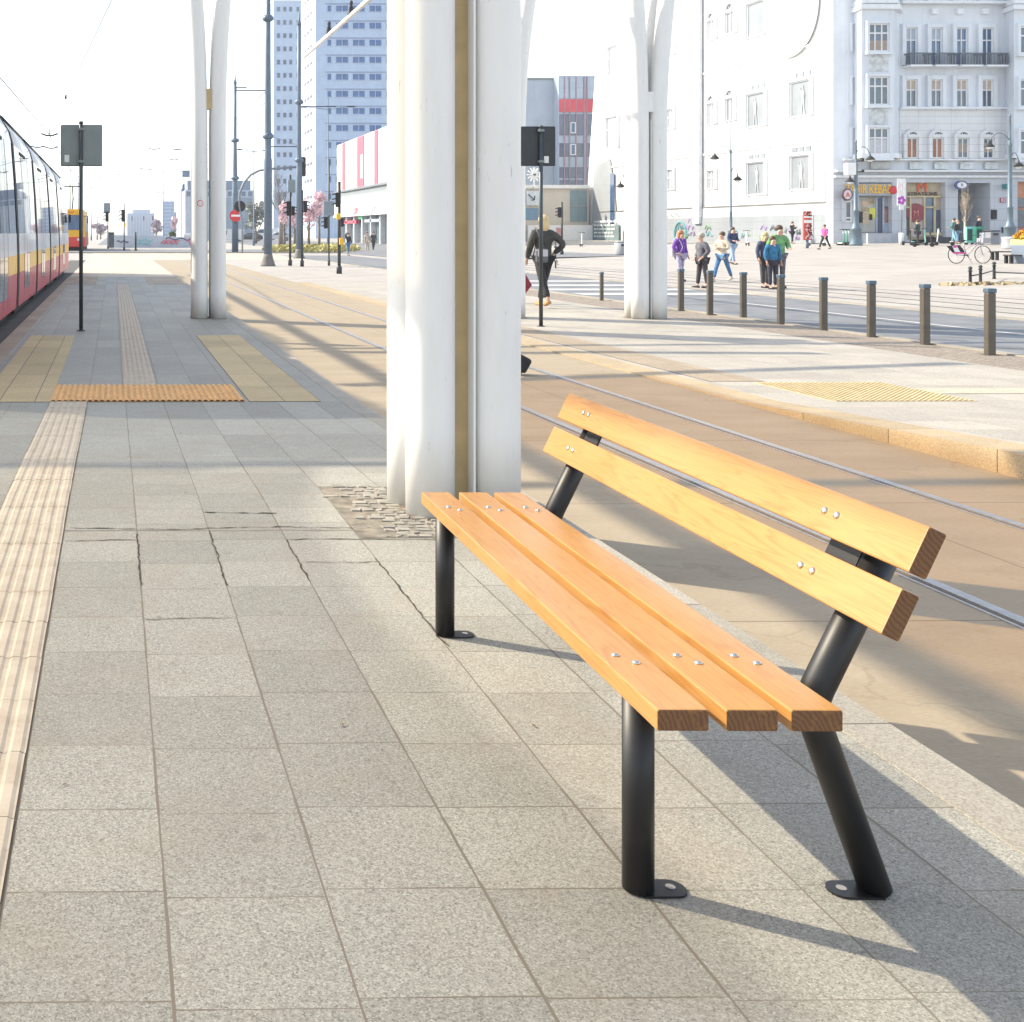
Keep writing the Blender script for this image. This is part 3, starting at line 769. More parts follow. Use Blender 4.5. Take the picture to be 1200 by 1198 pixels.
street_lamp(384.5, 290, 114, [(351, 125.5, 128.5), (416, 125, 128.5)], 'tall double armed street lamp in front of the office tower', .075)
street_lamp(297.5, 288, 160, [(278, 175.5, 178), (313, 176.5, 178)], 'double armed street lamp between the two thick poles', .1)
street_lamp(191.5, 283, 192, [(173, 198.5, 200.5)], 'single armed street lamp left of the twin tube column', .1)
street_lamp(201, 281, 217, [(183, 226, 226.5)], 'smaller distant street lamp right of the single armed one', .1)
street_lamp(243, 283, 172, [(202, 175.5, 178)], 'street lamp whose arm shows left of the twin tube column', .1)
for i, (px, fy, ty) in enumerate([(82, 290, 196), (91.5, 288, 205), (102, 284, 219), (107, 282, 229), (114, 281, 229)]):
    street_lamp(px, fy, ty, [(px+6, ty+1, ty+2)] if i > 1 else [], ['distant line pole directly above the yellow tram', 'second distant pole right above the yellow tram', 'distant lamp over the yellow tram side', 'smaller distant lamp right of the yellow tram', 'farthest small lamp right of the yellow tram'][i], .1)
def heritage_lamp(px, fy, ty, label, arms, base=.28, globe=False):
    p, t = G(px, fy); s = thing('heritage_lamp', label, 'street lamp', p, 0, 'old style lamps on the square')
    z = lambda y: zpix(y, t)-p.z
    x = lambda q: (q-px)/F*t
    h = z(ty); m = mat('lamp_blue_grey', (.13, .18, .22), .45, .3, .1, 4)
    mb = MB(); mb.lathe([(base*1.05, 0), (base, .12), (base*.85, .3), (base*.8, 1.1), (base*.95, 1.15), (base*.6, 1.3), (base*.42, 1.6), (base*.42, 2.4), (base*.52, 2.45), (base*.32, 2.55), (base*.26, h*.75), (base*.36, h*.76), (base*.2, h*.78), (base*.14, h*.97), (base*.2, h*.975), (.02, h)], 16); mb.build('post', m, s)
    for ax, ay in arms:
        L = x(ax); d = 1 if L > 0 else -1; za = z(ay)
        mb = MB(); pts = []
        for k in range(9):
            a = math.pi*k/8
            pts.append((L*(k/8), 0, za+.35+.55*math.sin(a)**.8))
        mb.tube(pts, .03, 8); ar = mb.build('arm', m, s)
        mb = MB(); mb.lathe([(.04, za+.38), (.06, za+.25), (.16, za+.18), (.30, za+.02), (.31, za-.02)], 14, (L, 0, 0)); mb.build('lamp_shade', BLK, s)
        mb = MB(); mb.lathe([(.2, za-.03), (.16, za-.12), (.06, za-.16)], 12, (L, 0, 0)); mb.build('diffuser', WHITE, s)
    return s
heritage_lamp(1003, 288, 164, 'old style lamp post with thick base and camera box beside the yellow shop sign', [(996, 213), (1020, 187)], .42)
heritage_lamp(1183.5, 287, 133, 'old style lamp post with curved arms at the right edge', [(1159, 172), (1194, 195)], .42)
heritage_lamp(856.5, 291, 142, 'slim black lamp post with two hanging shades before the white facade', [(837.5, 186), (864.5, 211)], .22)
heritage_lamp(732, 291, 163, 'slim lamp post with hanging shade left of the far white column', [(727, 219)], .18)
# small camera box on the lamp
p, t = G(1003, 288); s = thing('camera_box', 'white camera box mounted high on the thick based lamp', 'camera', p); mb = MB(); zc = zpix(198, t)-p.z
mb.box(-.75, -.12, -.25, .2, zc-.45, zc+.4, 0, None, .05); b = mb.build('housing', WHITE, s)
for dz in (.55, -.2): mb = MB(); mb.box(.0, .55, -.05, .05, zc+dz-.04, zc+dz+.04); mb.lathe([(.08, zc+dz+.04), (.1, zc+dz+.12), (.05, zc+dz+.16)], 10, (.5, 0, 0)); mb.build('camera_arm', BLK, s)
# ------------------------------------------------------------------ trams
def tram_near():
    z0 = -.15
    s = thing('articulated_tram', 'long red, yellow and white articulated tram waiting at the left platform', 'tram', (-1.72, 30, z0))
    prof = [(0, .18), (.015, .5), (.02, .80), (.02, 1.12), (.01, 1.5), (-.03, 2.3), (-.09, 3.1), (-.15, 3.32), (-.30, 3.56), (-.7, 3.66), (-1.9, 3.66), (-2.3, 3.5), (-2.4, 2.6), (-2.42, .18)]
    # paint bands along the profile
    bands = [0, 0, 1, 2, 3, 3, 2, 2, 2, 2, 2, 3, 0]
    red = mat('tram_red', (.50, .06, .09), .42, 0, .08, 2, 0, .15); yel = mat('tram_yellow', (.85, .50, .07), .42, 0, .08, 2, 0, .1)
    wht = mat('tram_white', (.66, .67, .68), .3, 0, .05, 2, 0, .3); gl = m_glass('tram_glass', (.10, .13, .17), .03, 1.0)
    cuts = [11.0, 15.6, 20.2, 25.2, 30.6, 35.6, 42.9]
    for a, b in zip(cuts, cuts[1:]):
        mb = MB(); y0, y1 = a+.16-30, b-.16-30
        if b > 42: y1 = b-30
        ra = [mb.bm.verts.new((x, y0, z)) for x, z in prof]; rb = [mb.bm.verts.new((x, y1, z)) for x, z in prof]
        for i in range(len(prof)-1):
            f = mb.bm.faces.new((ra[i], rb[i], rb[i+1], ra[i+1])); f.material_index = bands[i]; f.smooth = i > 5
        for r_ in (ra, list(reversed(rb))):
            f = mb.bm.faces.new(r_); f.material_index = 2
        mod = mb.build('body_module', [red, yel, wht, gl], s)
        # window pillars and door outlines
        def sx(z):
            for (x1, z1), (x2, z2) in zip(prof, prof[1:]):
                if z1 <= z <= z2: return x1+(x2-x1)*(z-z1)/(z2-z1)
            return 0
        n = 3; 
        for k in range(1, n):
            yy = y0+(y1-y0)*k/n
            mb = MB()
            for za, zb in ((1.5, 2.3), (2.3, 3.06)):
                mb.face([(sx(za)+.006, yy-.035, za), (sx(za)+.006, yy+.035, za), (sx(zb)+.006, yy+.035, zb), (sx(zb)+.006, yy-.035, zb)])
            mb.build('window_pillar', BLK, mod)
        yy = y0+(y1-y0)*.42
        mb = MB()
        for ya, yb, za, zb in ((yy-.7, yy-.66, .3, 3.05), (yy+.66, yy+.7, .3, 3.05), (yy-.02, yy+.02, .3, 3.05), (yy-.7, yy+.7, 3.0, 3.06)):
            zs = [za]+[q for q in (.5, .8, 1.12, 1.5, 2.3) if za < q < zb]+[zb]
            for z1, z2 in zip(zs, zs[1:]):
                mb.face([(sx(z1)+.009, ya, z1), (sx(z1)+.009, yb, z1), (sx(z2)+.009, yb, z2), (sx(z2)+.009, ya, z2)])
        for z1, z2 in ((.45, .8), (.8, 1.12)):
            mb.face([(sx(z1)+.006, yy-.62, z1), (sx(z1)+.006, yy-.06, z1), (sx(z2)+.006, yy-.06, z2), (sx(z2)+.006, yy-.62, z2)], 1)
            mb.face([(sx(z1)+.006, yy+.06, z1), (sx(z1)+.006, yy+.62, z1), (sx(z2)+.006, yy+.62, z2), (sx(z2)+.006, yy+.06, z2)], 1)
        mb.build('door', [BLK, gl], mod)
        mb = MB(); mb.box(.018, .03, y0+.14, y0+.26, 1.62, 1.98, 0, Matrix.Translation((-.045, 0, 0))); mb.build('side_marker', mat('orange_marker', (.6, .16, .05), .3), mod)
        mb = MB(); mb.box(-2.3, -.12, y0+.6, y1-.6, .02, .3); mb.build('bogie', BLK, mod)
        mb = MB(); mb.box(-.6, .01, y0, y1, 3.16, 3.17) if False else mb.tube([(-.30, y0, 3.59), (-.30, y1, 3.59)], .03, 6); mb.build('roof_rail', DARKG, mod)
    for c_ in cuts[1:-1]:
        mb = MB(); y0, y1 = c_-.16-30, c_+.16-30
        pr = [(x+.012, z) for x, z in prof]
        ra = [mb.bm.verts.new((x, y0, z)) for x, z in pr]; rb = [mb.bm.verts.new((x, y1, z)) for x, z in pr]
        for i in range(len(pr)-1): mb.bm.faces.new((ra[i], rb[i], rb[i+1], ra[i+1]))
        mb.build('gangway', BLK, s)
    mb = MB(); mb.box(.02, .10, 42.95-30, 43.05-30, 1.9, 2.2); mb.build('mirror', BLK, s)
tram_near()
def tram_far():
    Y = 95.0; z0 = gz(-3, Y)
    s = thing('city_tram', 'yellow and red tram approaching head-on in the left distance', 'tram', (-3.62, Y, z0))
    yel = mat('tram_bright_yellow', (.80, .42, .01), .35, 0, .06); red = mat('tram_bright_red', (.62, .04, .03), .35, 0, .06)
    mb = MB()
    pr = [(-1.2, .35), (-1.2, 2.6), (-1.05, 3.5), (1.05, 3.5), (1.2, 2.6), (1.2, .35)]
    mb.prism([(x, 0, z) for x, z in pr], (0, 14, 0)); mb.build('body', yel, s)
    mb = MB(); mb.box(-1.22, 1.22, -.12, .5, .3, 1.15, 0, None, .08); mb.build('bumper', red, s)
    mb = MB(); mb.box(-1.02, 1.02, -.04, .03, 1.75, 3.0, 0, None, .03); mb.build('windshield', GLASSB, s)
    mb = MB(); mb.box(-.95, .95, -.05, .02, 3.06, 3.42, 0, None, .02); ds = mb.build('destination_display', yel, s)
    mb = MB(); mb.box(-.3, .3, -.07, -.052, 3.17, 3.32); mb.build('number_panel', mat('amber_digits', (.75, .22, .02), .5), ds)
    for x in (-.75, .75): mb = MB(); mb.box(x-.17, x+.17, -.16, -.1, .85, 1.05, 0, None, .03); mb.build('headlight', STICK, s)
    mb = MB(); mb.box(1.2, 1.215, .2, 13.8, .35, 1.1); mb.build('side_skirt', red, s)
    for k in range(5): mb = MB(); mb.box(1.2, 1.22, .8+k*2.6, 2.7+k*2.6, 1.6, 2.8, 0, None, .008); mb.build('side_window', GLASSD, s)
    for k in (1, 3): mb = MB(); mb.box(1.2, 1.235, .75+k*2.6, 1.95+k*2.6, .4, 2.85); mb.build('door', mat('tram_door', (.25, .15, .05), .4), s)
    mb = MB(); mb.box(-1.1, 1.1, .4, 13, 0, .36); mb.build('bogie', BLK, s)
    mb = MB(); mb.bar((0, 4, 3.5), (0, 6.5, 4.6), .12, .12); mb.bar((0, 6.5, 4.6), (0, 4.6, 5.6), .1, .1); mb.box(-.8, .8, 4.5, 4.7, 5.55, 5.65); mb.build('pantograph', BLK, s)
    mb = MB(); mb.tube([(1.15, -.1, 2.9), (1.45, -.25, 2.9), (1.45, -.25, 2.3)], .05, 6); mb.build('mirror', BLK, s)
tram_far()
# ------------------------------------------------------------------ cars
def car(px, fy, face, c, label, van=False, sc=1.0):
    p, t = G(px, fy); s = thing('parked_van' if van else 'parked_car', label, 'van' if van else 'car', p, R(face), 'vehicles on the boulevard'); s.scale = (sc,)*3
    m = mat('car_paint_%d' % (len(MC)), c, .25, .2, .03, 2, 0, .6)
    if van: pr = [(-2.4, .35), (-2.4, 1.9), (-2.2, 2.1), (.9, 2.1), (1.6, 1.25), (2.35, 1.05), (2.45, .35)]; gp = [(.2, 1.3), (.2, 1.9), (.85, 1.9), (1.42, 1.3)]
    else: pr = [(-2.15, .35), (-2.2, .95), (-1.9, 1.05), (-1.25, 1.45), (.2, 1.48), (1.05, 1.0), (2.0, .85), (2.15, .35)]; gp = [(-1.6, 1.03), (-1.15, 1.38), (.15, 1.41), (.85, 1.02)]
    mb = MB(); mb.prism([(x, -.85, z) for x, z in pr], (0, 1.7, 0)); bmesh.ops.bevel(mb.bm, geom=mb.bm.edges[:], offset=.06, segments=2, affect='EDGES'); mb.build('body', m, s)
    for y in (-.86, .82):
        mb = MB(); mb.prism([(x, y, z) for x, z in gp], (0, .04, 0)); mb.build('side_window', GLASSD, s)
    mb = MB()
    if van: mb.face([(.95, -.75, 2.04), (.95, .75, 2.04), (1.63, .75, 1.29), (1.63, -.75, 1.29)])
    else: mb.face([(.26, -.72, 1.47), (.26, .72, 1.47), (1.05, .72, 1.03), (1.05, -.72, 1.03)])
    mb.build('windscreen', GLASSD, s)
    for x in (-1.35, 1.35):
        for y in (-.82, .82):
            mb = MB(); mb.tube([(x, y-.1, .33), (x, y+.1, .33)], .33, 16, 0); mb.tube([(x, y-.11, .33), (x, y+.11, .33)], .19, 12, 1); mb.build('wheel', [RUBBER, GREYM], s)
    for y in (-.6, .6):
        mb = MB(); x = 2.35 if van else 2.06; mb.box(x-.1, x+.08, y-.18, y+.18, .62, .78, 0, None, .03); mb.build('headlight', STICK, s)
car(292, 283.5, 178, (.03, .035, .045), 'dark car on the boulevard right of the no entry sign pole')
car(268, 284, 170, (.6, .61, .62), 'white van partly behind the no entry sign pole', True)
car(311, 281.5, 165, (.68, .69, .70), 'white van between the two thick poles', True)
car(325, 283, 178, (.5, .52, .55), 'silver car right of the thick flared pole')
for i, (px, fy, c) in enumerate([(221, 281, (.45, .47, .5)), (216, 280, (.12, .13, .15)), (211.5, 279.3, (.55, .56, .58))]):
    car(px, fy, 80, c, ['silver car nearest the column in the far left row', 'dark car in the middle of the far left row', 'white car at the far end of the left row'][i])
# ------------------------------------------------------------------ graffiti wall, planter and boxes in the left distance
def graffiti(parent, pts, m, r=.05, nm='graffiti'):
    mb = MB(); mb.tube(pts, r, 5); mb.build(nm, m, parent)
def low_wall():
    p, t = G(134, 290.5); q, t2 = G(205, 289.5)
    s = thing('concrete_wall', 'low pale concrete wall with pink and teal graffiti in the left distance', 'wall', p)
    L = (q-p).length; h = zpix(276, t)-p.z
    mb = MB(); mb.prism([(0, 0, 0), (L, 0, 0), (L-.7, 0, h*.8), (L*.42, 0, h*.95), (0, 0, h)], (0, .5, 0)); mb.build('wall', mat('pale_blue_concrete', (.42, .47, .54), .8, 0, .08), s)
    pk, te, dk = mat('graffiti_pink', (.7, .15, .2), .6), mat('graffiti_teal', (.2, .5, .55), .6), mat('graffiti_dark', (.08, .1, .16), .6)
    def wave(x0, x1, z0, a, f, m, ph=0):
        graffiti(s, [(x0+(x1-x0)*k/24, -.03, h*(z0+a*math.sin(f*k/24*6.28+ph)*(.6+.4*math.sin(k)))) for k in range(25)], m, .055)
    wave(L*.22, L*.40, .62, .16, 2, te); wave(L*.22, L*.38, .35, .12, 3, te, 1)
    wave(L*.50, L*.68, .35, .16, 4, pk); wave(L*.52, L*.7, .55, .12, 3, pk, 2); wave(L*.55, L*.95, .72, .14, 3, dk); wave(L*.78, L*.9, .45, .28, 2.2, pk, .5); wave(L*.03, L*.15, .5, .1, 2, dk)
low_wall()
p, t = G(130.5, 291); s = thing('utility_cabinet', 'dark grey blue utility cabinet at the left end of the graffiti wall', 'cabinet', p); mb = MB(); w = 3.3/F*t; h = zpix(273, t)-p.z
mb.box(-w, w, -.3, .3, .06, h-.05, 0, None, .04); c_ = mb.build('body', mat('cabinet_blue', (.07, .10, .14), .5), s); mb = MB(); mb.box(-w*1.06, w*1.06, -.36, .36, h-.05, h+.06, 0, None, .02); mb.build('lid', DARKG, s)
mb = MB(); mb.box(-w*.95, w*.95, -.33, -.29, 0, .1); mb.build('plinth', mat('plinth_grey', (.3, .3, .3), .8), s); mb = MB(); mb.box(w*.55, w*.7, -.33, -.3, h*.45, h*.6); mb.build('handle', BLK, s)
p, t = G(202, 288.5); s = thing('concrete_planter', 'tapered grey concrete planter with low greenery beyond the graffiti wall', 'planter', p)
mb = MB(); w = 4/F*t; h = zpix(276.5, t)-p.z
mb.lathe([(w*.75, 0), (w*1.15, h), (w*1.0, h), (w*.95, h-.1)], 4); mb.build('pot', mat('planter_concrete', (.33, .31, .28), .85), s)
LEAF = None
def leaf_cloud(mb, c, rx, ry, rz, n, size, mi=0, seed=1, hollow=.35):
    q = random.Random(seed)
    for _ in range(n):
        while True:
            v = Vector((q.uniform(-1, 1), q.uniform(-1, 1), q.uniform(-1, 1)))
            if hollow < v.length < 1: break
        p = Vector((c[0]+v.x*rx, c[1]+v.y*ry, c[2]+v.z*rz)); a = Vector((q.gauss(0, 1), q.gauss(0, 1), q.gauss(0, 1))).normalized(); b = a.orthogonal().normalized(); d = a.cross(b)
        w = size*q.uniform(.6, 1.4)
        mb.face([p-b*w*.5, p+d*w*.35, p+b*w*.5, p-d*w*.35], mi)
GREEN = mat('leaf_green', (.10, .14, .045), .7, 0, .4, 1.5)
mb = MB(); leaf_cloud(mb, (0, 0, h+.1), w*1.0, w*1.0, .35, 260, .28, 0, 4, 0); mb.build('greenery', GREEN, s)
# ------------------------------------------------------------------ two wheels and small street things
def bicycle(p, rz, frame, label, rental=False, sc=1.0):
    s = thing('bicycle', label, 'bicycle', p, rz); s.scale = (sc,)*3
    for x in (-.53, .55):
        mb = MB(); mb.ring((x, 0, .34), .345, .315, 0, 32, 'y', 0); 
        for k in range(14):
            a = 2*math.pi*k/14; mb.bar((x, 0, .34), (x+.32*math.cos(a), 0, .34+.32*math.sin(a)), .006, .006, 1)
        mb.lathe([(.02, -.03), (.02, .03)], 8, (x, 0, .34), 1); mb.build('wheel', [RUBBER, STEEL], s)
    mb = MB()
    for a, b, r in (((-.53, 0, .34), (-.12, 0, .30), .016), ((-.12, 0, .30), (-.26, 0, .82), .018), ((-.53, 0, .34), (-.22, 0, .66), .013), ((-.12, 0, .30), (.38, 0, .78), .024), ((-.20, 0, .52), (.37, 0, .84), .018), ((.35, 0, .95), (.42, 0, .70), .02), ((.42, 0, .70), (.55, 0, .34), .016)):
        mb.tube([a, b], r, 8)
    mb.build('frame', frame, s)
    mb = MB(); mb.tube([(.35, 0, .95), (.33, 0, 1.05)], .014, 8); mb.tube([(.20, -.29, 1.07), (.33, -.16, 1.07), (.35, 0, 1.05), (.33, .16, 1.07), (.20, .29, 1.07)], .013, 8); mb.build('handlebar', BLK, s)
    mb = MB(); mb.ball((-.28, 0, .87), .14, .085, .035, 12); mb.tube([(-.26, 0, .80), (-.27, 0, .86)], .014, 8); mb.build('saddle', BLK, s)
    mb = MB(); mb.lathe([(.09, -.012), (.09, .012)], 16, (-.12, 0, .30)); mb.tube([(-.12, -.06, .30), (-.04, -.07, .15), (-.02, -.13, .15)], .01, 6); mb.tube([(-.12, .06, .30), (-.20, .07, .45), (-.22, .13, .45)], .01, 6); mb.build('crank', BLK, s)
    if rental:
        mg = mat('rental_magenta', (.70, .03, .30), .4, 0, .08)
        for y in (-.05, .045):
            mb = MB(); mb.prism([(-.98+.1, y, .66), (-.42, y, .70), (-.20, y, .36), (-.62, y, .40)], (0, .012, 0)); mb.build('wheel_guard', BLK, s)
        mb = MB(); mb.prism([(-.74, -.056, .66), (-.56, -.056, .68), (-.42, -.056, .44), (-.64, -.056, .44)], (0, .004, 0)); g = mb.build('advert_panel', WHITE, s)
        mb = MB(); mb.box(-.70, -.24, -.062, -.057, .37, .43); mb.box(-.70, -.56, -.062, -.057, .60, .68); mb.build('magenta_strip', mg, s)
        mb = MB(); mb.box(.42, .74, -.16, .16, .78, .98, 0, None, .03); mb.build('basket', mat('basket_grey', (.35, .35, .38), .6), s)
        mb = MB(); mb.tube([(-.12, -.03, .3), (-.02, -.16, .0)], .01, 6); mb.build('kickstand', STEEL, s)
    return s
p, t = G(1136, 309); bicycle(p, R(4), mat('bike_frame_silver', (.45, .40, .44), .35, .2), 'magenta and grey rental bicycle parked on the square', True, 1.03)
p, t = G(651, 314.5); bicycle(p, R(70), BLK, 'dark bicycle half hidden behind the walking woman', False, 1.05)
SCG, SCT = mat('scooter_green', (.05, .32, .20), .4, 0, .1), mat('scooter_teal', (.25, .62, .55), .4, 0, .1)
def scooter(p, rz, m, label, group, m2=None):
    s = thing('electric_scooter', label, 'scooter', p, rz, group)
    mb = MB(); mb.box(-.42, .35, -.08, .08, .14, .20, 0, None, .02); mb.build('deck', m2 or BLK, s)
    mb = MB(); mb.tube([(.38, 0, .18), (.50, 0, .24), (.40, 0, 1.12)], .035, 10); mb.build('stem', m, s)
    mb = MB(); mb.tube([(.38, -.27, 1.12), (.40, 0, 1.16), (.38, .27, 1.12)], .02, 8); mb.build('handlebar', BLK, s)
    for x in (-.52, .54):
        mb = MB(); mb.tube([(x, -.035, .13), (x, .035, .13)], .13, 16); mb.build('wheel', RUBBER, s)
    mb = MB(); mb.box(-.56, -.36, -.06, .06, .24, .29, 0, None, .02); mb.build('mudguard', m, s)
    mb = MB(); mb.box(.37, .45, -.06, .06, .86, 1.02, 0, None, .02); mb.build('lock_box', m2 or m, s)
    return s
for k, px in enumerate((985.5, 988.5, 991.5, 994.5, 997.5)):
    p, t = G(px, 287.8); scooter(p, R(-100+k*3), SCG, 'green white scooter in the row left of the thick lamp, %s' % ['leftmost', 'second from the left', 'middle one', 'second from the right', 'rightmost'][k], 'green scooters parked by the thick based lamp', WHITE)
p, t = G(1077, 288); scooter(p, R(8), SCT, 'mint green scooter in front of the cream shop entrance', 'mint scooters on the square')
p, t = G(1082, 289.5); scooter(p, R(-6), BLK, 'black scooter overlapping the mint one before the cream shop', 'mint scooters on the square')
p, t = G(1063, 287.5); scooter(p, R(30), BLK, 'black scooter leaning left of the cream shop entrance', 'mint scooters on the square')
p, t = G(1107, 288); scooter(p, R(178), WHITE, 'white scooter right of the cream shop entrance', 'mint scooters on the square')
p, t = G(888, 289); 
for k, (px, fy) in enumerate([(876, 288), (957, 288.5), (681, 289)]):
    p, t = G(px, fy); scooter(p, R([70, 120, 60][k]), WHITE, ['white scooter by the graffiti wall left of the couple', 'white scooter beside the red info column', 'white scooter at the pale wall beyond the lone bollard'][k], 'white scooters along the walls')
for k, (px, m) in enumerate([(1136, SCT), (1147, SCG)]):
    p, t = G(px, 286.8); s = thing('parking_box', ['mint framed board standing by the thin tree', 'green box standing by the seated dark figure'][k], 'box', p, R(-8)); w = 4.2/F*t; h = 21/F*t
    mb = MB(); mb.box(-w, -w*.72, -.1, .1, .12, h); mb.box(w*.72, w, -.1, .1, .12, h); mb.box(-w*.72, w*.72, -.1, .1, h-.16, h); mb.box(-w*.72, w*.72, -.1, .1, .12, .28); mb.build('frame', m, s)
    mb = MB(); mb.box(-w*.72, w*.72, -.03, .03, .28, h-.16); mb.build('panel', mat('panel_dark_green', (.03, .10, .08), .5), s)
    for x in (-w*.8, w*.8): mb = MB(); mb.tube([(x, -.05, .08), (x, .05, .08)], .1, 10); mb.build('foot', BLK, s)
def bin_(px, fy, ty, wpx, label, m, kind='litter_bin', square=False):
    p, t = G(px, fy); s = thing(kind, label, 'bin', p); r = wpx/F*t; h = zpix(ty, t)-p.z
    mb = MB()
    if square: mb.box(-r, r, -r*.8, r*.8, .05, h*.86, 0, None, .03)
    else: mb.lathe([(r*.95, .02), (r, .06), (r, h*.88), (r*.96, h*.9)], 20)
    b = mb.build('body', m, s)
    mb = MB(); (mb.box(-r*1.04, r*1.04, -r*.85, r*.85, h*.9, h, 0, None, .03) if square else mb.lathe([(r*1.03, h*.92), (r*1.03, h*.97), (r*.8, h), (r*.5, h)], 20)); mb.build('lid', DARKG if square else GREYM, s)
    mb = MB(); mb.box(-r*.5, r*.5, -r*1.01, -r*.9, h*.66, h*.8, 0, None, .01); mb.build('slot', BLK, s)
bin_(728.5, 299, 283, 8, 'pale grey cylindrical concrete bin left of the far white column', mat('bin_concrete', (.36, .36, .37), .8))
bin_(1163, 287.5, 270, 5.5, 'grey square bin left of the right hand lamp', mat('bin_grey', (.22, .23, .26), .6), 'litter_bin', True)
bin_(1154, 286.8, 270.5, 4.2, 'white square bin beside the grey one', mat('bin_white', (.55, .56, .60), .6), 'litter_bin', True)
# pedestal, benches and little fence on the square
p, t = G(1186, 292); s = thing('stone_pedestal', 'round grey stone pedestal under the right hand lamp', 'pedestal', p); r = 10/F*t
mb = MB(); mb.lathe([(r*1.02, 0), (r, .12), (r*.98, .55), (r*1.03, .6), (r*1.0, .68), (r*.5, .70)], 24); mb.build('drum', mat('pedestal_stone', (.38, .39, .41), .8), s)
mb = MB(); mb.box(-.22, .22, -r*1.02-.01, -r*.96, .3, .5); mb.build('plaque', WHITE, s)
def sq_bench(px, fy, ty, L, label):
    p, t = G(px, fy); s = thing('backless_bench', label, 'bench', p, R(-6), 'black benches on the square'); h = zpix(ty, t)-p.z; l = L/F*t
    for k in range(3): mb = MB(); mb.box(-l, l, -.2+k*.14, -.08+k*.14, h-.05, h, 0, None, .01); mb.build('slat', mat('bench_dark_wood', (.05, .045, .045), .6), s)
    for x in (-l*.8, l*.8):
        for y in (-.14, .14): mb = MB(); mb.box(x-.05, x+.05, y-.04, y+.04, 0, h-.05); mb.build('leg', BLK, s)
sq_bench(1182, 305, 294.5, 19, 'dark backless bench near the magenta bicycle')
sq_bench(1194, 309, 298.5, 14, 'dark backless bench at the right edge, nearer one')
p, t = G(1198, 309); s = thing('steel_planter', 'blue grey planter box with yellow green top at the right edge', 'planter', p); w = 6/F*t; h = zpix(272, t)-p.z
mb = MB(); mb.box(-w*.6, w*1.5, -.4, .4, 0, h*.6, 0, None, .04); mb.build('box', mat('planter_blue', (.16, .20, .26), .5), s); mb = MB(); mb.box(-w*.62, w*1.5, -.42, .42, h*.6, h*.76); mb.build('band', mat('lime_band', (.55, .60, .2), .6), s)
mb = MB(); leaf_cloud(mb, (w*.4, 0, h*.86), w, .4, .22, 240, .18, 0, 9, 0); mb.build('flowers', mat('yellow_flowers', (.6, .35, .03), .7, 0, .3, 3), s)
def mini_fence():
    pts = [G(1137, 334), G(1149, 332), G(1165, 327)]
    s = thing('low_fence', 'low dark iron fence with knobbed posts round the flower bed', 'fence', pts[0][0])
    o = pts[0][0]
    for p, t in pts:
        d = p-o; mb = MB(); mb.lathe([(.05, 0), (.04, .05), (.035, .36), (.06, .38), (.03, .42), (.055, .46), (.03, .51)], 10, d); mb.build('post', DARKG, s)
    for a, b in zip(pts, pts[1:]): mb = MB(); mb.tube([a[0]-o+Vector((0, 0, .25)), b[0]-o+Vector((0, 0, .25))], .02, 8); mb.build('rail', DARKG, s)
    e = G(1230, 330)[0]; mb = MB(); mb.tube([pts[2][0]-o+Vector((0, 0, .2)), e-o+Vector((0, 0, .2))], .02, 8); mb.build('rail', DARKG, s)
mini_fence()
mb = MB(); o, _ = G(1165, 333.5)
leaf_cloud(mb, (.6, 0, .0), 2.2, .45, .03, 420, .16, 0, 5, 0); b = mb.build('flower_bed_grass', mat('dry_grass', (.33, .27, .16), .8, 0, .35, 3), None, o); struct(b, 'stuff'); b['label'] = 'dry yellowish grass behind the low iron fence'
# red advert column, banner signs
def red_sign():
    p, t = G(946, 291); s = thing('info_column', 'tall red sign board with white writing on a blue post', 'sign', p); z = lambda y: zpix(y, t)-p.z; w = 4.8/F*t
    mb = MB(); mb.tube([(0, 0, 0), (0, 0, z(281))], .09, 8); mb.build('post', POLEB, s)
    mb = MB(); mb.box(-w, w, -.08, .08, z(281.5), z(247.5), 0, None, .03); mb.build('board', mat('info_red', (.50, .06, .04), .5), s)
    for y0, y1 in ((253.5, 255.5), (258, 261.5)): mb = MB(); mb.box(-w*.95, w*.95, -.095, -.082, z(y1), z(y0)); mb.build('white_band', WHITE, s)
    q = random.Random(3); mb = MB()
    for k in range(16):
        y = 248.5+k*2.0
        if 253 < y < 262: continue
        for _ in range(3): x = q.uniform(-w*.85, w*.5); mb.box(x, x+q.uniform(.1, .28), -.095, -.082, z(y+1.1), z(y))
    mb.build('writing', WHITE, s)
red_sign()
def text(name, body, parent, loc, size, m, rot=(math.pi/2, 0, 0), ext=.01, sx=1.0):
    c = bpy.data.curves.new(name, 'FONT'); c.body = body; c.size = size; c.extrude = ext; c.align_x = 'CENTER'; c.align_y = 'CENTER'
    c.materials.append(m); q = bpy.data.objects.new(name, c); COL.objects.link(q); me = bpy.data.meshes.new_from_object(q); bpy.data.objects.remove(q); o = bpy.data.objects.new(name, me); COL.objects.link(o); o.parent = parent; o.location = loc; o.rotation_euler = rot; o.scale = (sx, 1, 1)
    return o
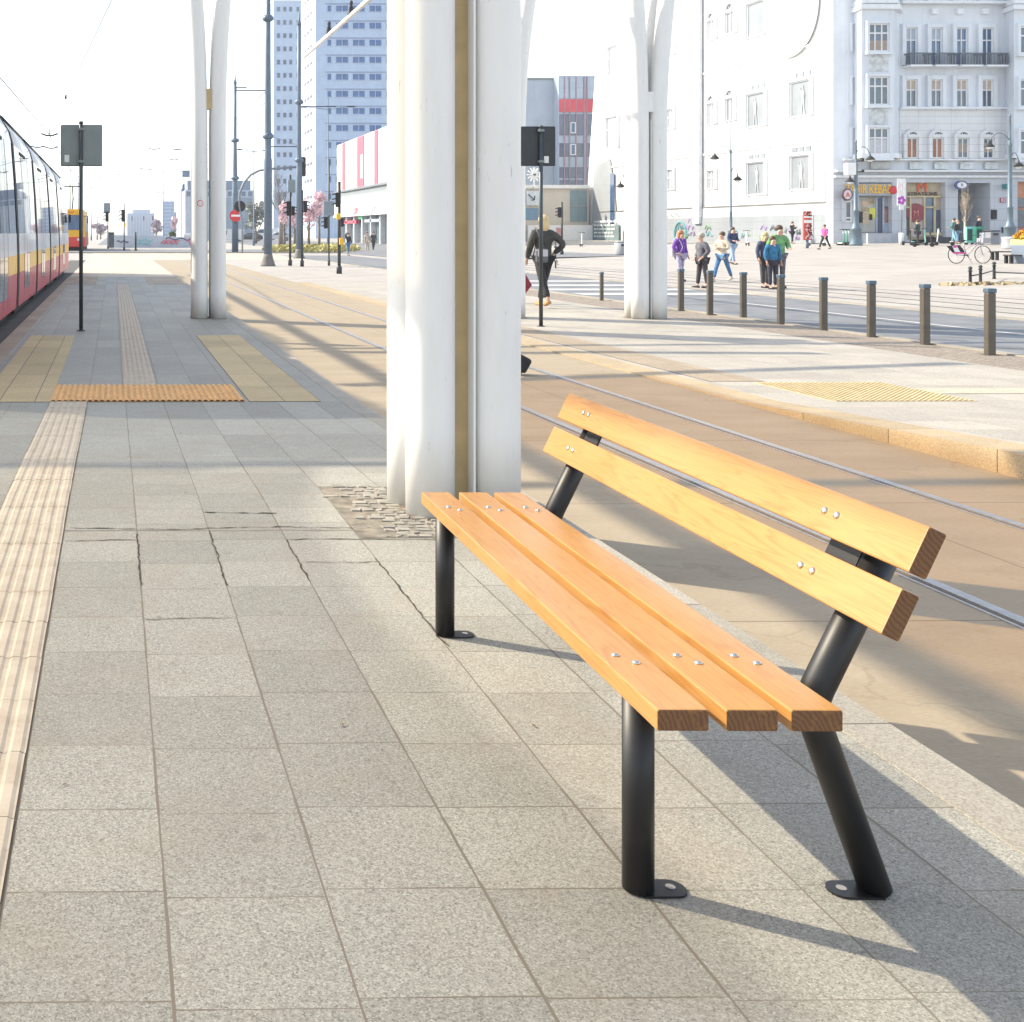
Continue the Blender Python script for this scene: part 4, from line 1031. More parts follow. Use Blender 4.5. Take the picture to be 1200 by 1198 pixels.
def banner():
    p, t = G(1055.5, 287.5); s = thing('pole_banner', 'white vertical banner with a purple emblem on a thin post', 'banner', p); z = lambda y: zpix(y, t)-p.z; w = 5/F*t
    mb = MB(); mb.tube([(.05, 0, 0), (.05, 0, z(209))], .045, 8); mb.build('post', GREYM, s); mb = MB(); mb.tube([(.05, 0, 0), (.05, 0, z(273))], .16, 10); mb.build('sleeve', STICK, s)
    mb = MB(); mb.box(-w, w, -.08, -.05, z(241), z(209.5)); f = mb.build('banner_cloth', WHITE, s)
    mb = MB(); mb.box(-w*.5, w*.55, -.08, -.05, z(246), z(241.2)); mb.build('small_plate', STICK, s)
    pu = mat('emblem_purple', (.45, .05, .45), .5)
    mb = MB(); zc = z(235)
    for k in range(5):
        a = k*1.26; mb.ball((.18*math.cos(a), -.083, zc+.2*math.sin(a)), .14, .008, .12, 8)
    mb.build('emblem', pu, s)
    for zz in (219, 227): text('banner_digits', {219: '20', 227: '26'}[zz] if False else {219: 'PL', 227: '5'}[zz], s, (0, -.083, z(zz)), .55, mat('banner_pink', (.75, .6, .62), .6))
banner()
# ------------------------------------------------------------------ people
SKINC = mat('skin', (.55, .33, .24), .55, 0, .06)
def skin_obj(name, verts, edges, radii, m, parent, root=0, sub=1):
    me = bpy.data.meshes.new(name); me.from_pydata([Vector(v) for v in verts], edges, []); me.materials.append(m)
    o = bpy.data.objects.new(name, me); COL.objects.link(o); o.parent = parent
    sk = o.modifiers.new('Skin', 'SKIN'); sk.use_smooth_shade = True
    if not me.skin_vertices: pass
    d = me.skin_vertices[0].data
    for i, r in enumerate(radii):
        r = r if isinstance(r, tuple) else (r, r); d[i].radius = r; d[i].use_root = (i == root)
    sb = o.modifiers.new('Subdivision', 'SUBSURF'); sb.levels = sub; sb.render_levels = sub
    return o
def lerp(a, b, k): return tuple(a[i]+(b[i]-a[i])*k for i in range(3))
def person(px, fy, hy, rz, top, bot, hair, label, stride=.0, arms=('down', 'down'), long_=0.0, hf=gz, shoes=None, lean=0.0, hairlen=0.0, group=None, hood=False, skirt=None, jscale=1.0):
    p, t = G(px, fy, hf); H = (fy-hy)/F*t
    s = thing('person', label, 'person', p, R(rz), group or 'people on the square'); k = H/1.76; s.scale = (k, k, k)
    L = lean
    J = {'pel': (0, 0, .94), 'spi': (0, L*.25, 1.12), 'che': (0, L*.7, 1.34), 'nec': (0, L+.01, 1.49), 'jaw': (0, L+.035, 1.585), 'hea': (0, L+.02, 1.665)}
    for sd, sx in (('l', -1), ('r', 1)):
        f = stride*sx
        J['hip'+sd] = (sx*.09, 0, .90); J['kne'+sd] = (sx*.10, f*.42+.03*abs(stride), .50+.02*abs(stride)); J['ank'+sd] = (sx*.10, f*.80-(.10*abs(stride) if f < 0 else 0), .085+(.12*abs(stride) if f < 0 else 0)); a = J['ank'+sd]
        J['toe'+sd] = (a[0]+sx*.02, a[1]+.16, .035+(a[2]-.085)*.3)
        J['sho'+sd] = (sx*.185, L+.0, 1.425)
        pose = arms[0 if sd == 'l' else 1]
        S = J['sho'+sd]
        if pose == 'down': e, w = (sx*.235, L*.6-.03-f*.18, 1.16), (sx*.23, L*.4+.06-f*.34, .92)
        elif pose == 'hip': e, w = (sx*.36, L-.10, 1.20), (sx*.20, L+.04, 1.02)
        elif pose == 'fold': e, w = (sx*.25, L+.02, 1.17), (sx*.03, L+.22, 1.20)
        elif pose == 'phone': e, w = (sx*.23, L+.06, 1.18), (sx*.12, L+.30, 1.34)
        elif pose == 'up': e, w = (sx*.30, L+.10, 1.55), (sx*.20, L+.18, 1.80)
        elif pose == 'pocket': e, w = (sx*.27, L-.08, 1.17), (sx*.19, L+.09, .99)
        elif pose == 'hold': e, w = (sx*.24, L+.02, 1.16), (sx*.16, L+.25, 1.12)
        J['elb'+sd] = e; J['wri'+sd] = w
        d = (Vector(w)-Vector(e)).normalized(); J['pal'+sd] = tuple(Vector(w)+d*.055)
    V = []; E = []; RR = []; ix = {}
    def add(n, r, par=None, pos=None):
        ix[n] = len(V); V.append(pos if pos is not None else J[n]); RR.append(r)
        if par is not None: E.append((ix[par], ix[n]))
    add('pel', (.145, .10)); add('spi', (.125, .085), 'pel'); add('che', (.15, .10), 'spi'); add('nec', .055, 'che'); add('jaw', (.062, .072), 'nec'); add('hea', (.078, .095), 'jaw')
    add('nos', .016, 'jaw', (0, J['jaw'][1]+.105, 1.615))
    for sd, sx in (('l', -1), ('r', 1)):
        add('sho'+sd, .062, 'che'); add('elb'+sd, .043, 'sho'+sd); add('wri'+sd, .028, 'elb'+sd); add('pal'+sd, (.034, .018), 'wri'+sd)
        d = (Vector(J['pal'+sd])-Vector(J['wri'+sd])).normalized(); q = d.cross(Vector((0, .3, 1))).normalized()
        for fi, (o, l) in enumerate(((-.03, .07), (-.01, .085), (.01, .08), (.03, .062))):
            b = Vector(J['pal'+sd]); m1 = b+d*.045+q*o; m2 = m1+d*(l*.6)+Vector((0, .018, -.012))
            add('f%d%s' % (fi, sd), .0095, 'pal'+sd, tuple(m1)); add('g%d%s' % (fi, sd), .008, 'f%d%s' % (fi, sd), tuple(m2))
        th = Vector(J['wri'+sd])+d*.035-q*.035+Vector((0, .03, 0)); add('t'+sd, .010, 'pal'+sd, tuple(th)); 
        add('hip'+sd, .085, 'pel'); add('kne'+sd, .055, 'hip'+sd); add('ank'+sd, .036, 'kne'+sd); add('toe'+sd, .03, 'ank'+sd)
    skin_obj('body', V, E, RR, SKINC, s)
    # trousers
    V2 = [J['pel']]; E2 = []; R2 = [(.165, .125)]
    for sd in 'lr':
        b = len(V2); V2 += [J['hip'+sd], J['kne'+sd], lerp(J['kne'+sd], J['ank'+sd], .9)]; R2 += [.105, .075, .062]; E2 += [(0, b), (b, b+1), (b+1, b+2)]
    skin_obj('trousers', V2, E2, R2, bot, s)
    js = jscale
    lo = (0, J['pel'][1], .90-long_)
    V3 = [J['spi'], J['che'], lerp(J['che'], J['nec'], .82), J['pel'], lo]; E3 = [(0, 1), (1, 2), (0, 3), (3, 4)]; R3 = [(.16*js, .125*js), (.185*js, .13*js), (.075, .075), (.175*js, .135*js), (.185*js, .14*js)]
    for sd in 'lr':
        b = len(V3); V3 += [J['sho'+sd], J['elb'+sd], lerp(J['elb'+sd], J['wri'+sd], .93)]; R3 += [.085*js, .068*js, .050]; E3 += [(1, b), (b, b+1), (b+1, b+2)]
    skin_obj('jacket', V3, E3, R3, top, s)
    hb = MB(); hy_ = J['hea'][1]
    hb.ball((0, hy_-.022, 1.69), .098, .108, .095, 14)
    if hairlen: hb.ball((0, hy_-.05, 1.60-hairlen*.3), .10, .085, .13+hairlen*.4, 12)
    hb.build('hair', hair, s)
    for sd in 'lr':
        a = Vector(J['ank'+sd]); hb = MB(); ang = math.atan2(J['toe'+sd][2]-(a.z-.05), .16)
        m_ = Matrix.Translation(a+Vector((0, .05, -.045))) @ Matrix.Rotation(ang*.9, 4, 'X')
        hb.box(-.045, .045, -.12, .15, -.038, .03, 0, m_, .028); hb.build('shoe', shoes or BLK, s)
    fb = MB()
    for sx in (-1, 1): fb.ball((sx*.032, J['jaw'][1]+.082, 1.655), .011, .008, .008, 8)
    fb.build('eyes', BLK, s)
    return s, p, t, J, k
cl = lambda n, c: mat('cloth_'+n, c, .85, 0, .38, 7, .5)
HB, HG, HBL, HR = mat('hair_brown', (.10, .06, .035), .6), mat('hair_grey', (.38, .34, .29), .6), mat('hair_blond', (.60, .45, .24), .5), mat('hair_red', (.45, .17, .06), .5)
# woman walking away on the far platform
W = person(637, 360, 253, 0, cl('charcoal_jacket', (.055, .055, .052)), cl('black_trousers', (.022, .022, .026)), HBL, 'blond person in a charcoal jacket walking away past the dark stop sign', .55, ('down', 'hip'), .04, oz_, mat('shoe_tan', (.45, .26, .10), .7), hairlen=.05, jscale=1.04)
def shoulder_bag(w, label, c, side=-1):
    s_, p, t, J, k = w
    o = thing('shoulder_bag', label, 'bag', p, s_.rotation_euler.z); o.scale = s_.scale
    mb = MB(); mb.box(side*.12-.10, side*.12+.13, -.24, -.13, .86, 1.13, 0, None, .04); b = mb.build('pouch', c, o)
    mb = MB(); mb.tube([(side*.05, -.19, 1.12), (side*.16, -.16, 1.40), (side*.17, -.05, 1.53), (side*.16, .08, 1.44), (side*.10, .16, 1.2), (side*.16, .1, .98)], .012, 8); mb.build('strap', c, o)
    mb = MB(); mb.box(side*.12-.08, side*.12+.11, -.252, -.238, .98, 1.11, 0, None, .005); mb.build('flap', mat('bag_silver', (.45, .46, .5), .4), o)
shoulder_bag(W, 'grey shoulder bag hanging on the back of the walking person', mat('bag_grey', (.10, .105, .12), .5))
p, t = G(614, 356, oz_); o = thing('shopping_bag', 'dark red bag edge showing right of the nearest column', 'bag', p+Vector((0, 0, .12)))
u = 1/F*t; mb = MB(); mb.prism([(-8*u, 0, -1*u), (-3*u, 0, -1*u), (9.5*u, 0, 15*u), (-2*u, 0, 35*u), (-8*u, 0, 35*u)], (0, .14, 0)); b = mb.build('sack', cl('dark_red', (.24, .03, .05)), o); mb = MB(); mb.tube([(-2*u, .07, 35*u), (-1*u, .07, 40*u), (-6*u, .07, 43*u), (-8*u, .07, 35*u)], .01, 6); mb.build('handle', BLK, o)
w1 = person(797.5, 330, 270.5, 205, cl('purple_coat', (.16, .05, .33)), cl('lilac_trousers', (.36, .33, .46)), HR, 'red haired person in a purple coat with white strap by the far column', .1, ('down', 'pocket'), .22, hairlen=.08)
shoulder_bag(w1, 'white shoulder strap bag on the purple coat', mat('bag_white', (.7, .7, .7), .6), 1)
person(823, 338, 273.5, 95, cl('grey_puffer', (.12, .12, .14)), cl('dark_trousers', (.05, .045, .05)), HG, 'grey haired person in a grey hooded jacket standing in profile', .12, ('pocket', 'pocket'), .05, lean=.03, jscale=1.2, shoes=DARKG)
w2 = person(846.5, 330, 272, 120, cl('cream_coat', (.62, .52, .40)), cl('blue_jeans', (.07, .17, .33)), HB, 'person in a cream coat and blue jeans walking with folded arms', .45, ('fold', 'fold'), .16, shoes=mat('shoe_pale', (.6, .55, .5), .7), jscale=1.1)
person(858.5, 310, 266.5, 190, cl('navy_jacket', (.03, .05, .12)), cl('light_jeans', (.28, .38, .52)), HB, 'person in a navy jacket and light jeans behind the cream coat', .3, ('hold', 'hold'), .02)
person(896.5, 337.5, 272.5, 185, cl('striped_navy', (.07, .08, .14)), cl('dark_slate', (.06, .055, .065)), HBL, 'light haired person in a dark striped jacket left of the green jacket', .06, ('down', 'down'), .05, hairlen=.1)
person(913, 338, 264.5, 175, cl('green_jacket', (.16, .36, .14)), cl('grey_jeans', (.13, .12, .14)), HB, 'tall person in a green jacket and red headband in the group', .05, ('hold', 'pocket'), .06, jscale=1.1)
p, t = G(905, 336); 
s = thing('person', 'small person in a blue jacket between striped and green jackets', 'person', p) ; bpy.data.objects.remove(s)
person(905.5, 339, 277, 180, cl('blue_jacket', (.03, .16, .30)), cl('navy_trousers', (.04, .04, .06)), HB, 'person in a blue jacket between the striped and the green jackets', .03, ('down', 'down'), .1)
person(928.5, 285.5, 260, 200, cl('black_coat', (.03, .03, .035)), cl('black_trousers2', (.02, .02, .025)), HB, 'person in black taking a picture by the graffiti wall', .15, ('phone', 'phone'), .08)
person(966.5, 292.5, 263.5, 110, cl('pink_jacket', (.65, .10, .33)), cl('black_leggings', (.03, .03, .035)), HB, 'person in a bright pink jacket striding along the white building', .5, ('down', 'down'), .0)
person(1075.5, 288, 258, 30, cl('dark_green_coat', (.03, .06, .05)), cl('dark_trousers3', (.03, .03, .035)), HB, 'person in dark clothes standing behind the mint scooter', .1, ('hold', 'hold'), .1)
person(1118, 285.5, 256, 30, cl('teal_jacket', (.05, .20, .18)), cl('pale_blue_jeans', (.25, .45, .55)), HB, 'person in a teal jacket and pale jeans by the shop step', .2, ('hold', 'down'), .0)
person(1122, 286, 258, 200, cl('black_jacket', (.025, .025, .03)), cl('jeans_mid', (.14, .28, .40)), HG, 'person in a black jacket close beside the teal jacket', .15, ('down', 'down'), .0)
person(1147, 286.5, 253.5, 200, cl('navy_dark', (.02, .025, .05)), cl('black3', (.02, .02, .025)), HB, 'person in dark navy standing in the gateway', .05, ('down', 'down'), .1)
person(408, 299.5, 273, 200, cl('black_jacket2', (.03, .03, .04)), cl('jeans_blue2', (.08, .16, .32)), HB, 'person in a black jacket and jeans by the mall', .25, ('down', 'up'), .02)
person(430.5, 296, 272, 170, cl('beige_coat', (.5, .42, .34)), cl('beige_trousers', (.45, .38, .32)), HB, 'person in a long beige coat before the mall', .1, ('down', 'down'), .4)
person(437.5, 295, 271.5, 190, cl('dark_coat2', (.05, .05, .06)), cl('dark_trousers4', (.05, .05, .06)), HB, 'person in a dark coat right of the beige coat', .3, ('pocket', 'down'), .05)
# black box end on the rail behind the column
p, t = G(606, 440); o = thing('black_suitcase', 'black tilted case corner just behind the nearest column', 'suitcase', p, R(-10)); u = 1/F*t
mb = MB(); rm = Matrix.Rotation(R(28), 4, 'Y'); mb.box(-14*u, 5*u, -.12, .12, .05, 24*u, 0, rm, .03); b = mb.build('shell', BLK, o)
mb = MB(); mb.tube([(-10*u, 0, 22*u), (-10*u, 0, 38*u), (-2*u, 0, 38*u), (-2*u, 0, 22*u)], .012, 8); mb.build('handle', DARKG, o)
for x in (-8*u, 0): mb = MB(); mb.tube([(x, -.06, .04), (x, .06, .04)], .04, 12); mb.build('wheel', RUBBER, o)
# ------------------------------------------------------------------ trees
BARK = mat('bark_grey', (.16, .125, .10), .85, 0, .3, 6)
def tree(px, fy, ty, wpx, label, leaf=None, n=900, lsize=.35, bark=BARK, seed=1, trunk=.12, kind='tree', dens=3, clear=.3, fine=4):
    p, t = G(px, fy); q = random.Random(seed); H = zpix(ty, t)-p.z; Wd = wpx/F*t
    s = thing(kind, label, 'tree', p, 0, 'trees along the street')
    mb = MB(); tips = []
    def branch(a, d, l, r, lev):
        pts = [a]; dd = d.copy(); c = a.copy(); seg = 3
        for _ in range(seg):
            dd = (dd+Vector((q.gauss(0, .16), q.gauss(0, .16), q.gauss(.05, .12)))).normalized(); c = c+dd*l/seg; pts.append(c.copy())
        mb.tube(pts, [r, r*.85, r*.65, r*.45], 5 if lev else 8, cap=False)
        if lev >= fine or r < .008: tips.append(pts[-1]); return
        for k in range(dens):
            i = q.choice((1, 2, 3)); ax = Vector((q.gauss(0, 1), q.gauss(0, 1), q.gauss(0.15, .5))).normalized()
            nd = (dd*.55+ax*.75+Vector((0, 0, .25))).normalized(); branch(pts[i], nd, l*q.uniform(.55, .78), r*.55, lev+1)
        branch(pts[-1], dd, l*.75, r*.5, lev+1)
    th = H*clear
    mb.tube([(0, 0, 0), (q.uniform(-.05, .05), 0, th*.5), (0, 0, th)], [trunk*1.25, trunk, trunk*.9], 10)
    branch(Vector((0, 0, th)), Vector((0, 0, 1)), H*.34, trunk*.8, 1)
    for k in range(dens): branch(Vector((0, 0, th*(.85+.1*k/dens))), Vector((math.cos(k*6.28/dens+seed), math.sin(k*6.28/dens+seed), .9)).normalized(), H*.27, trunk*.5, 2)
    # squeeze to the wanted outline
    mx = max(max(abs(v.co.x), abs(v.co.y)) for v in mb.bm.verts); mz = max(v.co.z for v in mb.bm.verts)
    for v in mb.bm.verts:
        kz = (v.co.z-th)/(mz-th) if v.co.z > th else 0
        if v.co.z > th: v.co.z = th+kz*(H-th)
        f = Wd/max(mx, .01); k = min(1, max(0, (math.hypot(v.co.x, v.co.y)-trunk)/.5)); v.co.x *= 1+(f-1)*k; v.co.y *= 1+(f-1)*k
    mb.build('trunk', bark, s)
    if leaf:
        mb = MB(); 
        for k in range(14):
            a = q.uniform(0, 6.28); r = Wd*q.uniform(.1, .75); z = th+(H-th)*q.uniform(.25, .92)
            leaf_cloud(mb, (r*math.cos(a), r*math.sin(a), z), Wd*.42, Wd*.42, (H-th)*.2, n//14, lsize, 0, seed*31+k, 0)
        mb.build('crown', leaf, s)
    return s
PINK = mat('blossom_pink', (.75, .54, .58), .7, 0, .3, .8); HAZEL = mat('twig_crown', (.45, .37, .42), .8, 0, .3, .8)
tree(329, 289, 178, 19, 'large bare grey tree behind the thick flared pole', None, bark=mat('bark_pale', (.20, .18, .175), .85, 0, .2, 3), seed=5, trunk=.24, dens=4, clear=.32)
for i, (px, fy, ty, w, sd) in enumerate([(333, 291, 238, 7, 2), (345.5, 290, 246, 5, 3), (362, 291, 235, 11, 4), (374, 288, 226, 10, 6)]):
    tree(px, fy, ty, w, 'pink blossoming street tree, ' + ['left of the paired traffic lights', 'small one between the poles', 'right of the slender pole', 'in front of the office tower base'][i], PINK, 420, .34, seed=sd, trunk=.13, clear=.42, fine=3)
tree(204, 281.5, 255, 5, 'distant pink tree by the blue tower', PINK, 700, .5, seed=8, trunk=.15, clear=.35, fine=2)
tree(183, 281, 258, 8, 'distant mauve bare tree left of the blue tower', HAZEL, 900, .5, seed=9, trunk=.15, clear=.3, fine=2)
tree(255, 284, 250, 7, 'bluish bare tree behind the twin tube column', HAZEL, 800, .5, seed=10, trunk=.15, clear=.3, fine=2)
tree(300, 286, 238, 14, 'greyish spring tree before the low glass block', mat('spring_grey', (.24, .27, .25), .8, 0, .3, .8), 900, .4, seed=12, trunk=.15, clear=.3, fine=3)
tree(118, 280.5, 262, 10, 'low pale distant trees left of the graffiti wall', HAZEL, 900, .6, seed=13, trunk=.15, clear=.3, fine=2)
tree(1131, 285.5, 204, 11, 'young slim bare tree in front of the gateway', None, bark=mat('bark_cream', (.46, .38, .29), .8, 0, .2, 6), seed=21, trunk=.075, dens=4, clear=.34, fine=4)
mb = MB()
for k in range(26):
    px = 322+k*3.4; p, t = G(px, 295.5-.05*k+rnd.uniform(-1.2, 1.2)); leaf_cloud(mb, p+Vector((0, 0, .25)), 1.2, 1.5, .32, 110, .3, 0, 50+k, 0)
o = mb.build('flower_bed', mat('bed_yellow_green', (.48, .43, .17), .8, 0, .4, .6)); struct(o, 'stuff'); o['label'] = 'yellow green planting along the boulevard'
# ------------------------------------------------------------------ overhead wires
def wire(pts, label, r=.02):
    pts = [Vector(q) for q in pts]; c = sum(pts, Vector())/len(pts)
    mb = MB(); mb.tube([q-c for q in pts], r, 5)
    o = mb.build('overhead_wire', mat('wire_grey', (.12, .13, .15), .6)); o.location = c; tag(o, label, 'wire', 'overhead tram wires'); return o
A0 = at(57, 60, zpix(157, 60))
wire([at(-60, 26, zpix(35, 26)), at(0, 35, zpix(91, 35)), A0, at(100, 120, zpix(228, 120)), at(118, 240, zpix(252, 240))], 'contact wire running along the left track to the distance', .02)
w_ = wire([A0, at(77, 50, zpix(114, 50)), at(131, 38, zpix(0, 38))], 'span wire rising from the left track to the top of the picture', .016)
mb = MB(); mb.lathe([(.02, -.1), (.05, -.06), (.05, .06), (.02, .1)], 8, (0, 0, 0)); o = mb.build('insulator', DARKG, None); o.parent = w_; o.location = at(77, 50, zpix(114, 50))-w_.location
wire([at(45, 110, zpix(176, 110)), at(150, 105, zpix(183, 105)), at(275, 95, zpix(165, 95)), at(314, 60, zpix(150, 60))], 'cross wire from the left tracks to the thick pole', .016)
wire([at(60, 140, zpix(208, 140)), at(160, 130, zpix(205, 130)), at(262, 120, zpix(197, 120))], 'lower cross wire over the distant tracks', .02)
wire([at(277, 86, zpix(140, 86)), at(314, 55, zpix(105, 55))], 'upper wire between the two thick poles', .02)
wire([at(277, 86, zpix(146, 86)), at(314, 55, zpix(118, 55))], 'lower wire between the two thick poles', .02)
wire([at(314, 51, zpix(158, 51)), at(351, 66, zpix(172, 66))], 'short wire between the flared and the slender pole', .012)
for i, (px, py, t, w) in enumerate([(58, 158, 60, .45), (44, 172, 80, .5), (60, 173, 80, .5), (181, 174.5, 110, .6), (204, 187, 100, .4), (117, 208, 160, .5), (139, 204, 150, .5), (166, 197, 130, .4)]):
    p = at(px, t, zpix(py, t)); o = thing('wire_hanger', 'small dark hanger on the overhead wires, number %d counted from the left foreground' % (i+1) if False else 'small dark hanger on the overhead wire ' + ['above the tram roof', 'left and low above the tram', 'right above the tram roof', 'left of the column top', 'just left of the column', 'above the yellow tram', 'right of the square sign', 'below the sky centre left'][i], 'hanger', p, 0, 'hangers on the overhead wires')
    mb = MB(); mb.tube([(-w, 0, .06), (-w*.3, 0, -.05), (w*.3, 0, -.05), (w, 0, .06)], .05, 6); mb.build('clamp', DARKG, o); mb = MB(); mb.tube([(0, 0, -.05), (0, 0, .35)], .02, 5); mb.build('rod', DARKG, o)
# ------------------------------------------------------------------ buildings
def frame_y(Y, base):                       # facade facing the viewer (-Y): u = +X
    return Matrix(((1, 0, 0, -base.x), (0, -1, 0, Y-base.y), (0, 0, 1, -base.z), (0, 0, 0, 1)))
def frame_x(X, base):                       # facade facing left (-X): u = -Y
    return Matrix(((0, -1, 0, X-base.x), (-1, 0, 0, -base.y), (0, 0, 1, -base.z), (0, 0, 0, 1)))
def uy(px, py, Y): p = onY(px, py, Y); return p.x, p.z
def ux(px, py, X): p = onX(px, py, X); return -p.y, p.z
def part(name, m, par, boxes, M=None, bev=0):
    if len(boxes) > 1 and name in ('shop_window', 'shop_goods', 'shop_door', 'small_corbel', 'relief_panel', 'door_panel', 'gateway_gate', 'mullion', 'string_course', 'bay_window', 'cornice', 'ground_floor_wall'):
        return [part(name, m, par, [q], M, bev) for q in boxes][0]
    mb = MB()
    for b in boxes: mb.box(*b[:6], (b[6] if len(b) > 6 else 0), M, bev)
    return mb.build(name, m, par)
PANEW = mat('tower_frame_blue', (.38, .44, .58), .5, 0, .04)
PANEB = mat('window_frame_white', (.72, .73, .74), .5, 0, .04)
def window(par, M, u0, u1, v0, v1, glass, cols=2, transom=None, fr=.09, trim=None, trimm=None, dep=.10, arch=False, sill=None, blind=None, name='window'):
    mb = MB(); w = u1-u0; h = v1-v0
    def bx(a, b, c, d, e, f, mi=0): mb.box(a, b, e, f, c, d, mi, M)
    bx(u0, u0+fr, v0, v1, .002, dep); bx(u1-fr, u1, v0, v1, .002, dep); bx(u0+fr, u1-fr, v0, v0+fr, .002, dep); bx(u0+fr, u1-fr, v1-fr, v1, .002, dep)
    for k in range(1, cols): c = u0+w*k/cols; bx(c-fr*.45, c+fr*.45, v0+fr, v1-fr, .003, dep*.85)
    if transom: c = v0+h*transom; bx(u0+fr, u1-fr, c-fr*.5, c+fr*.5, .003, dep*.95)
    if trim:
        d = dep+.14
        bx(u0-trim, u0, v0, v1+trim, .001, d, 1); bx(u1, u1+trim, v0, v1+trim, .001, d, 1); bx(u0, u1, v1, v1+trim, .001, d+.03, 1)
    if sill: bx(u0-sill, u1+sill, v0-.22, v0-.01, .001, dep+.25, 1)
    if arch:
        q = [M @ Vector((u0+w/2+(w/2)*math.cos(math.pi*k/12), .002, v1+(w/2)*math.sin(math.pi*k/12))) for k in range(13)]
        n = M.to_3x3() @ Vector((0, dep*.6, 0)); mb.prism(q, n, 2)
        for k in range(1, 6):
            a = math.pi*k/6; c = M @ Vector((u0+w/2, dep*.7, v1)); e = M @ Vector((u0+w/2+w*.48*math.cos(a), dep*.7, v1+w*.48*math.sin(a))); mb.bar(c, e, .06, .05, 0)
        for k in range(12):
            a, b = math.pi*k/12, math.pi*(k+1)/12; r0, r1 = w/2, w/2+(trim or .15)
            q = [M @ Vector((u0+w/2+r*math.cos(x), .001, v1+r*math.sin(x))) for r, x in ((r0, a), (r1, a), (r1, b), (r0, b))]; mb.prism(q, M.to_3x3() @ Vector((0, dep+.14, 0)), 1)
    wn = mb.build(name, [PANEB, trimm or PANEB, GLASSD], par)
    mb = MB(); mb.box(u0+fr*.5, u1-fr*.5, .004, dep*.45, v0+fr*.5, v1-fr*.5, 0, M); mb.build('pane', glass, wn)
    if blind:
        a, b, m = blind; mb = MB(); mb.box(u0+fr, u1-fr, dep*.46, dep*.55, v0+h*a, v0+h*b-fr, 0, M); mb.build('blind', m, wn)
    return wn
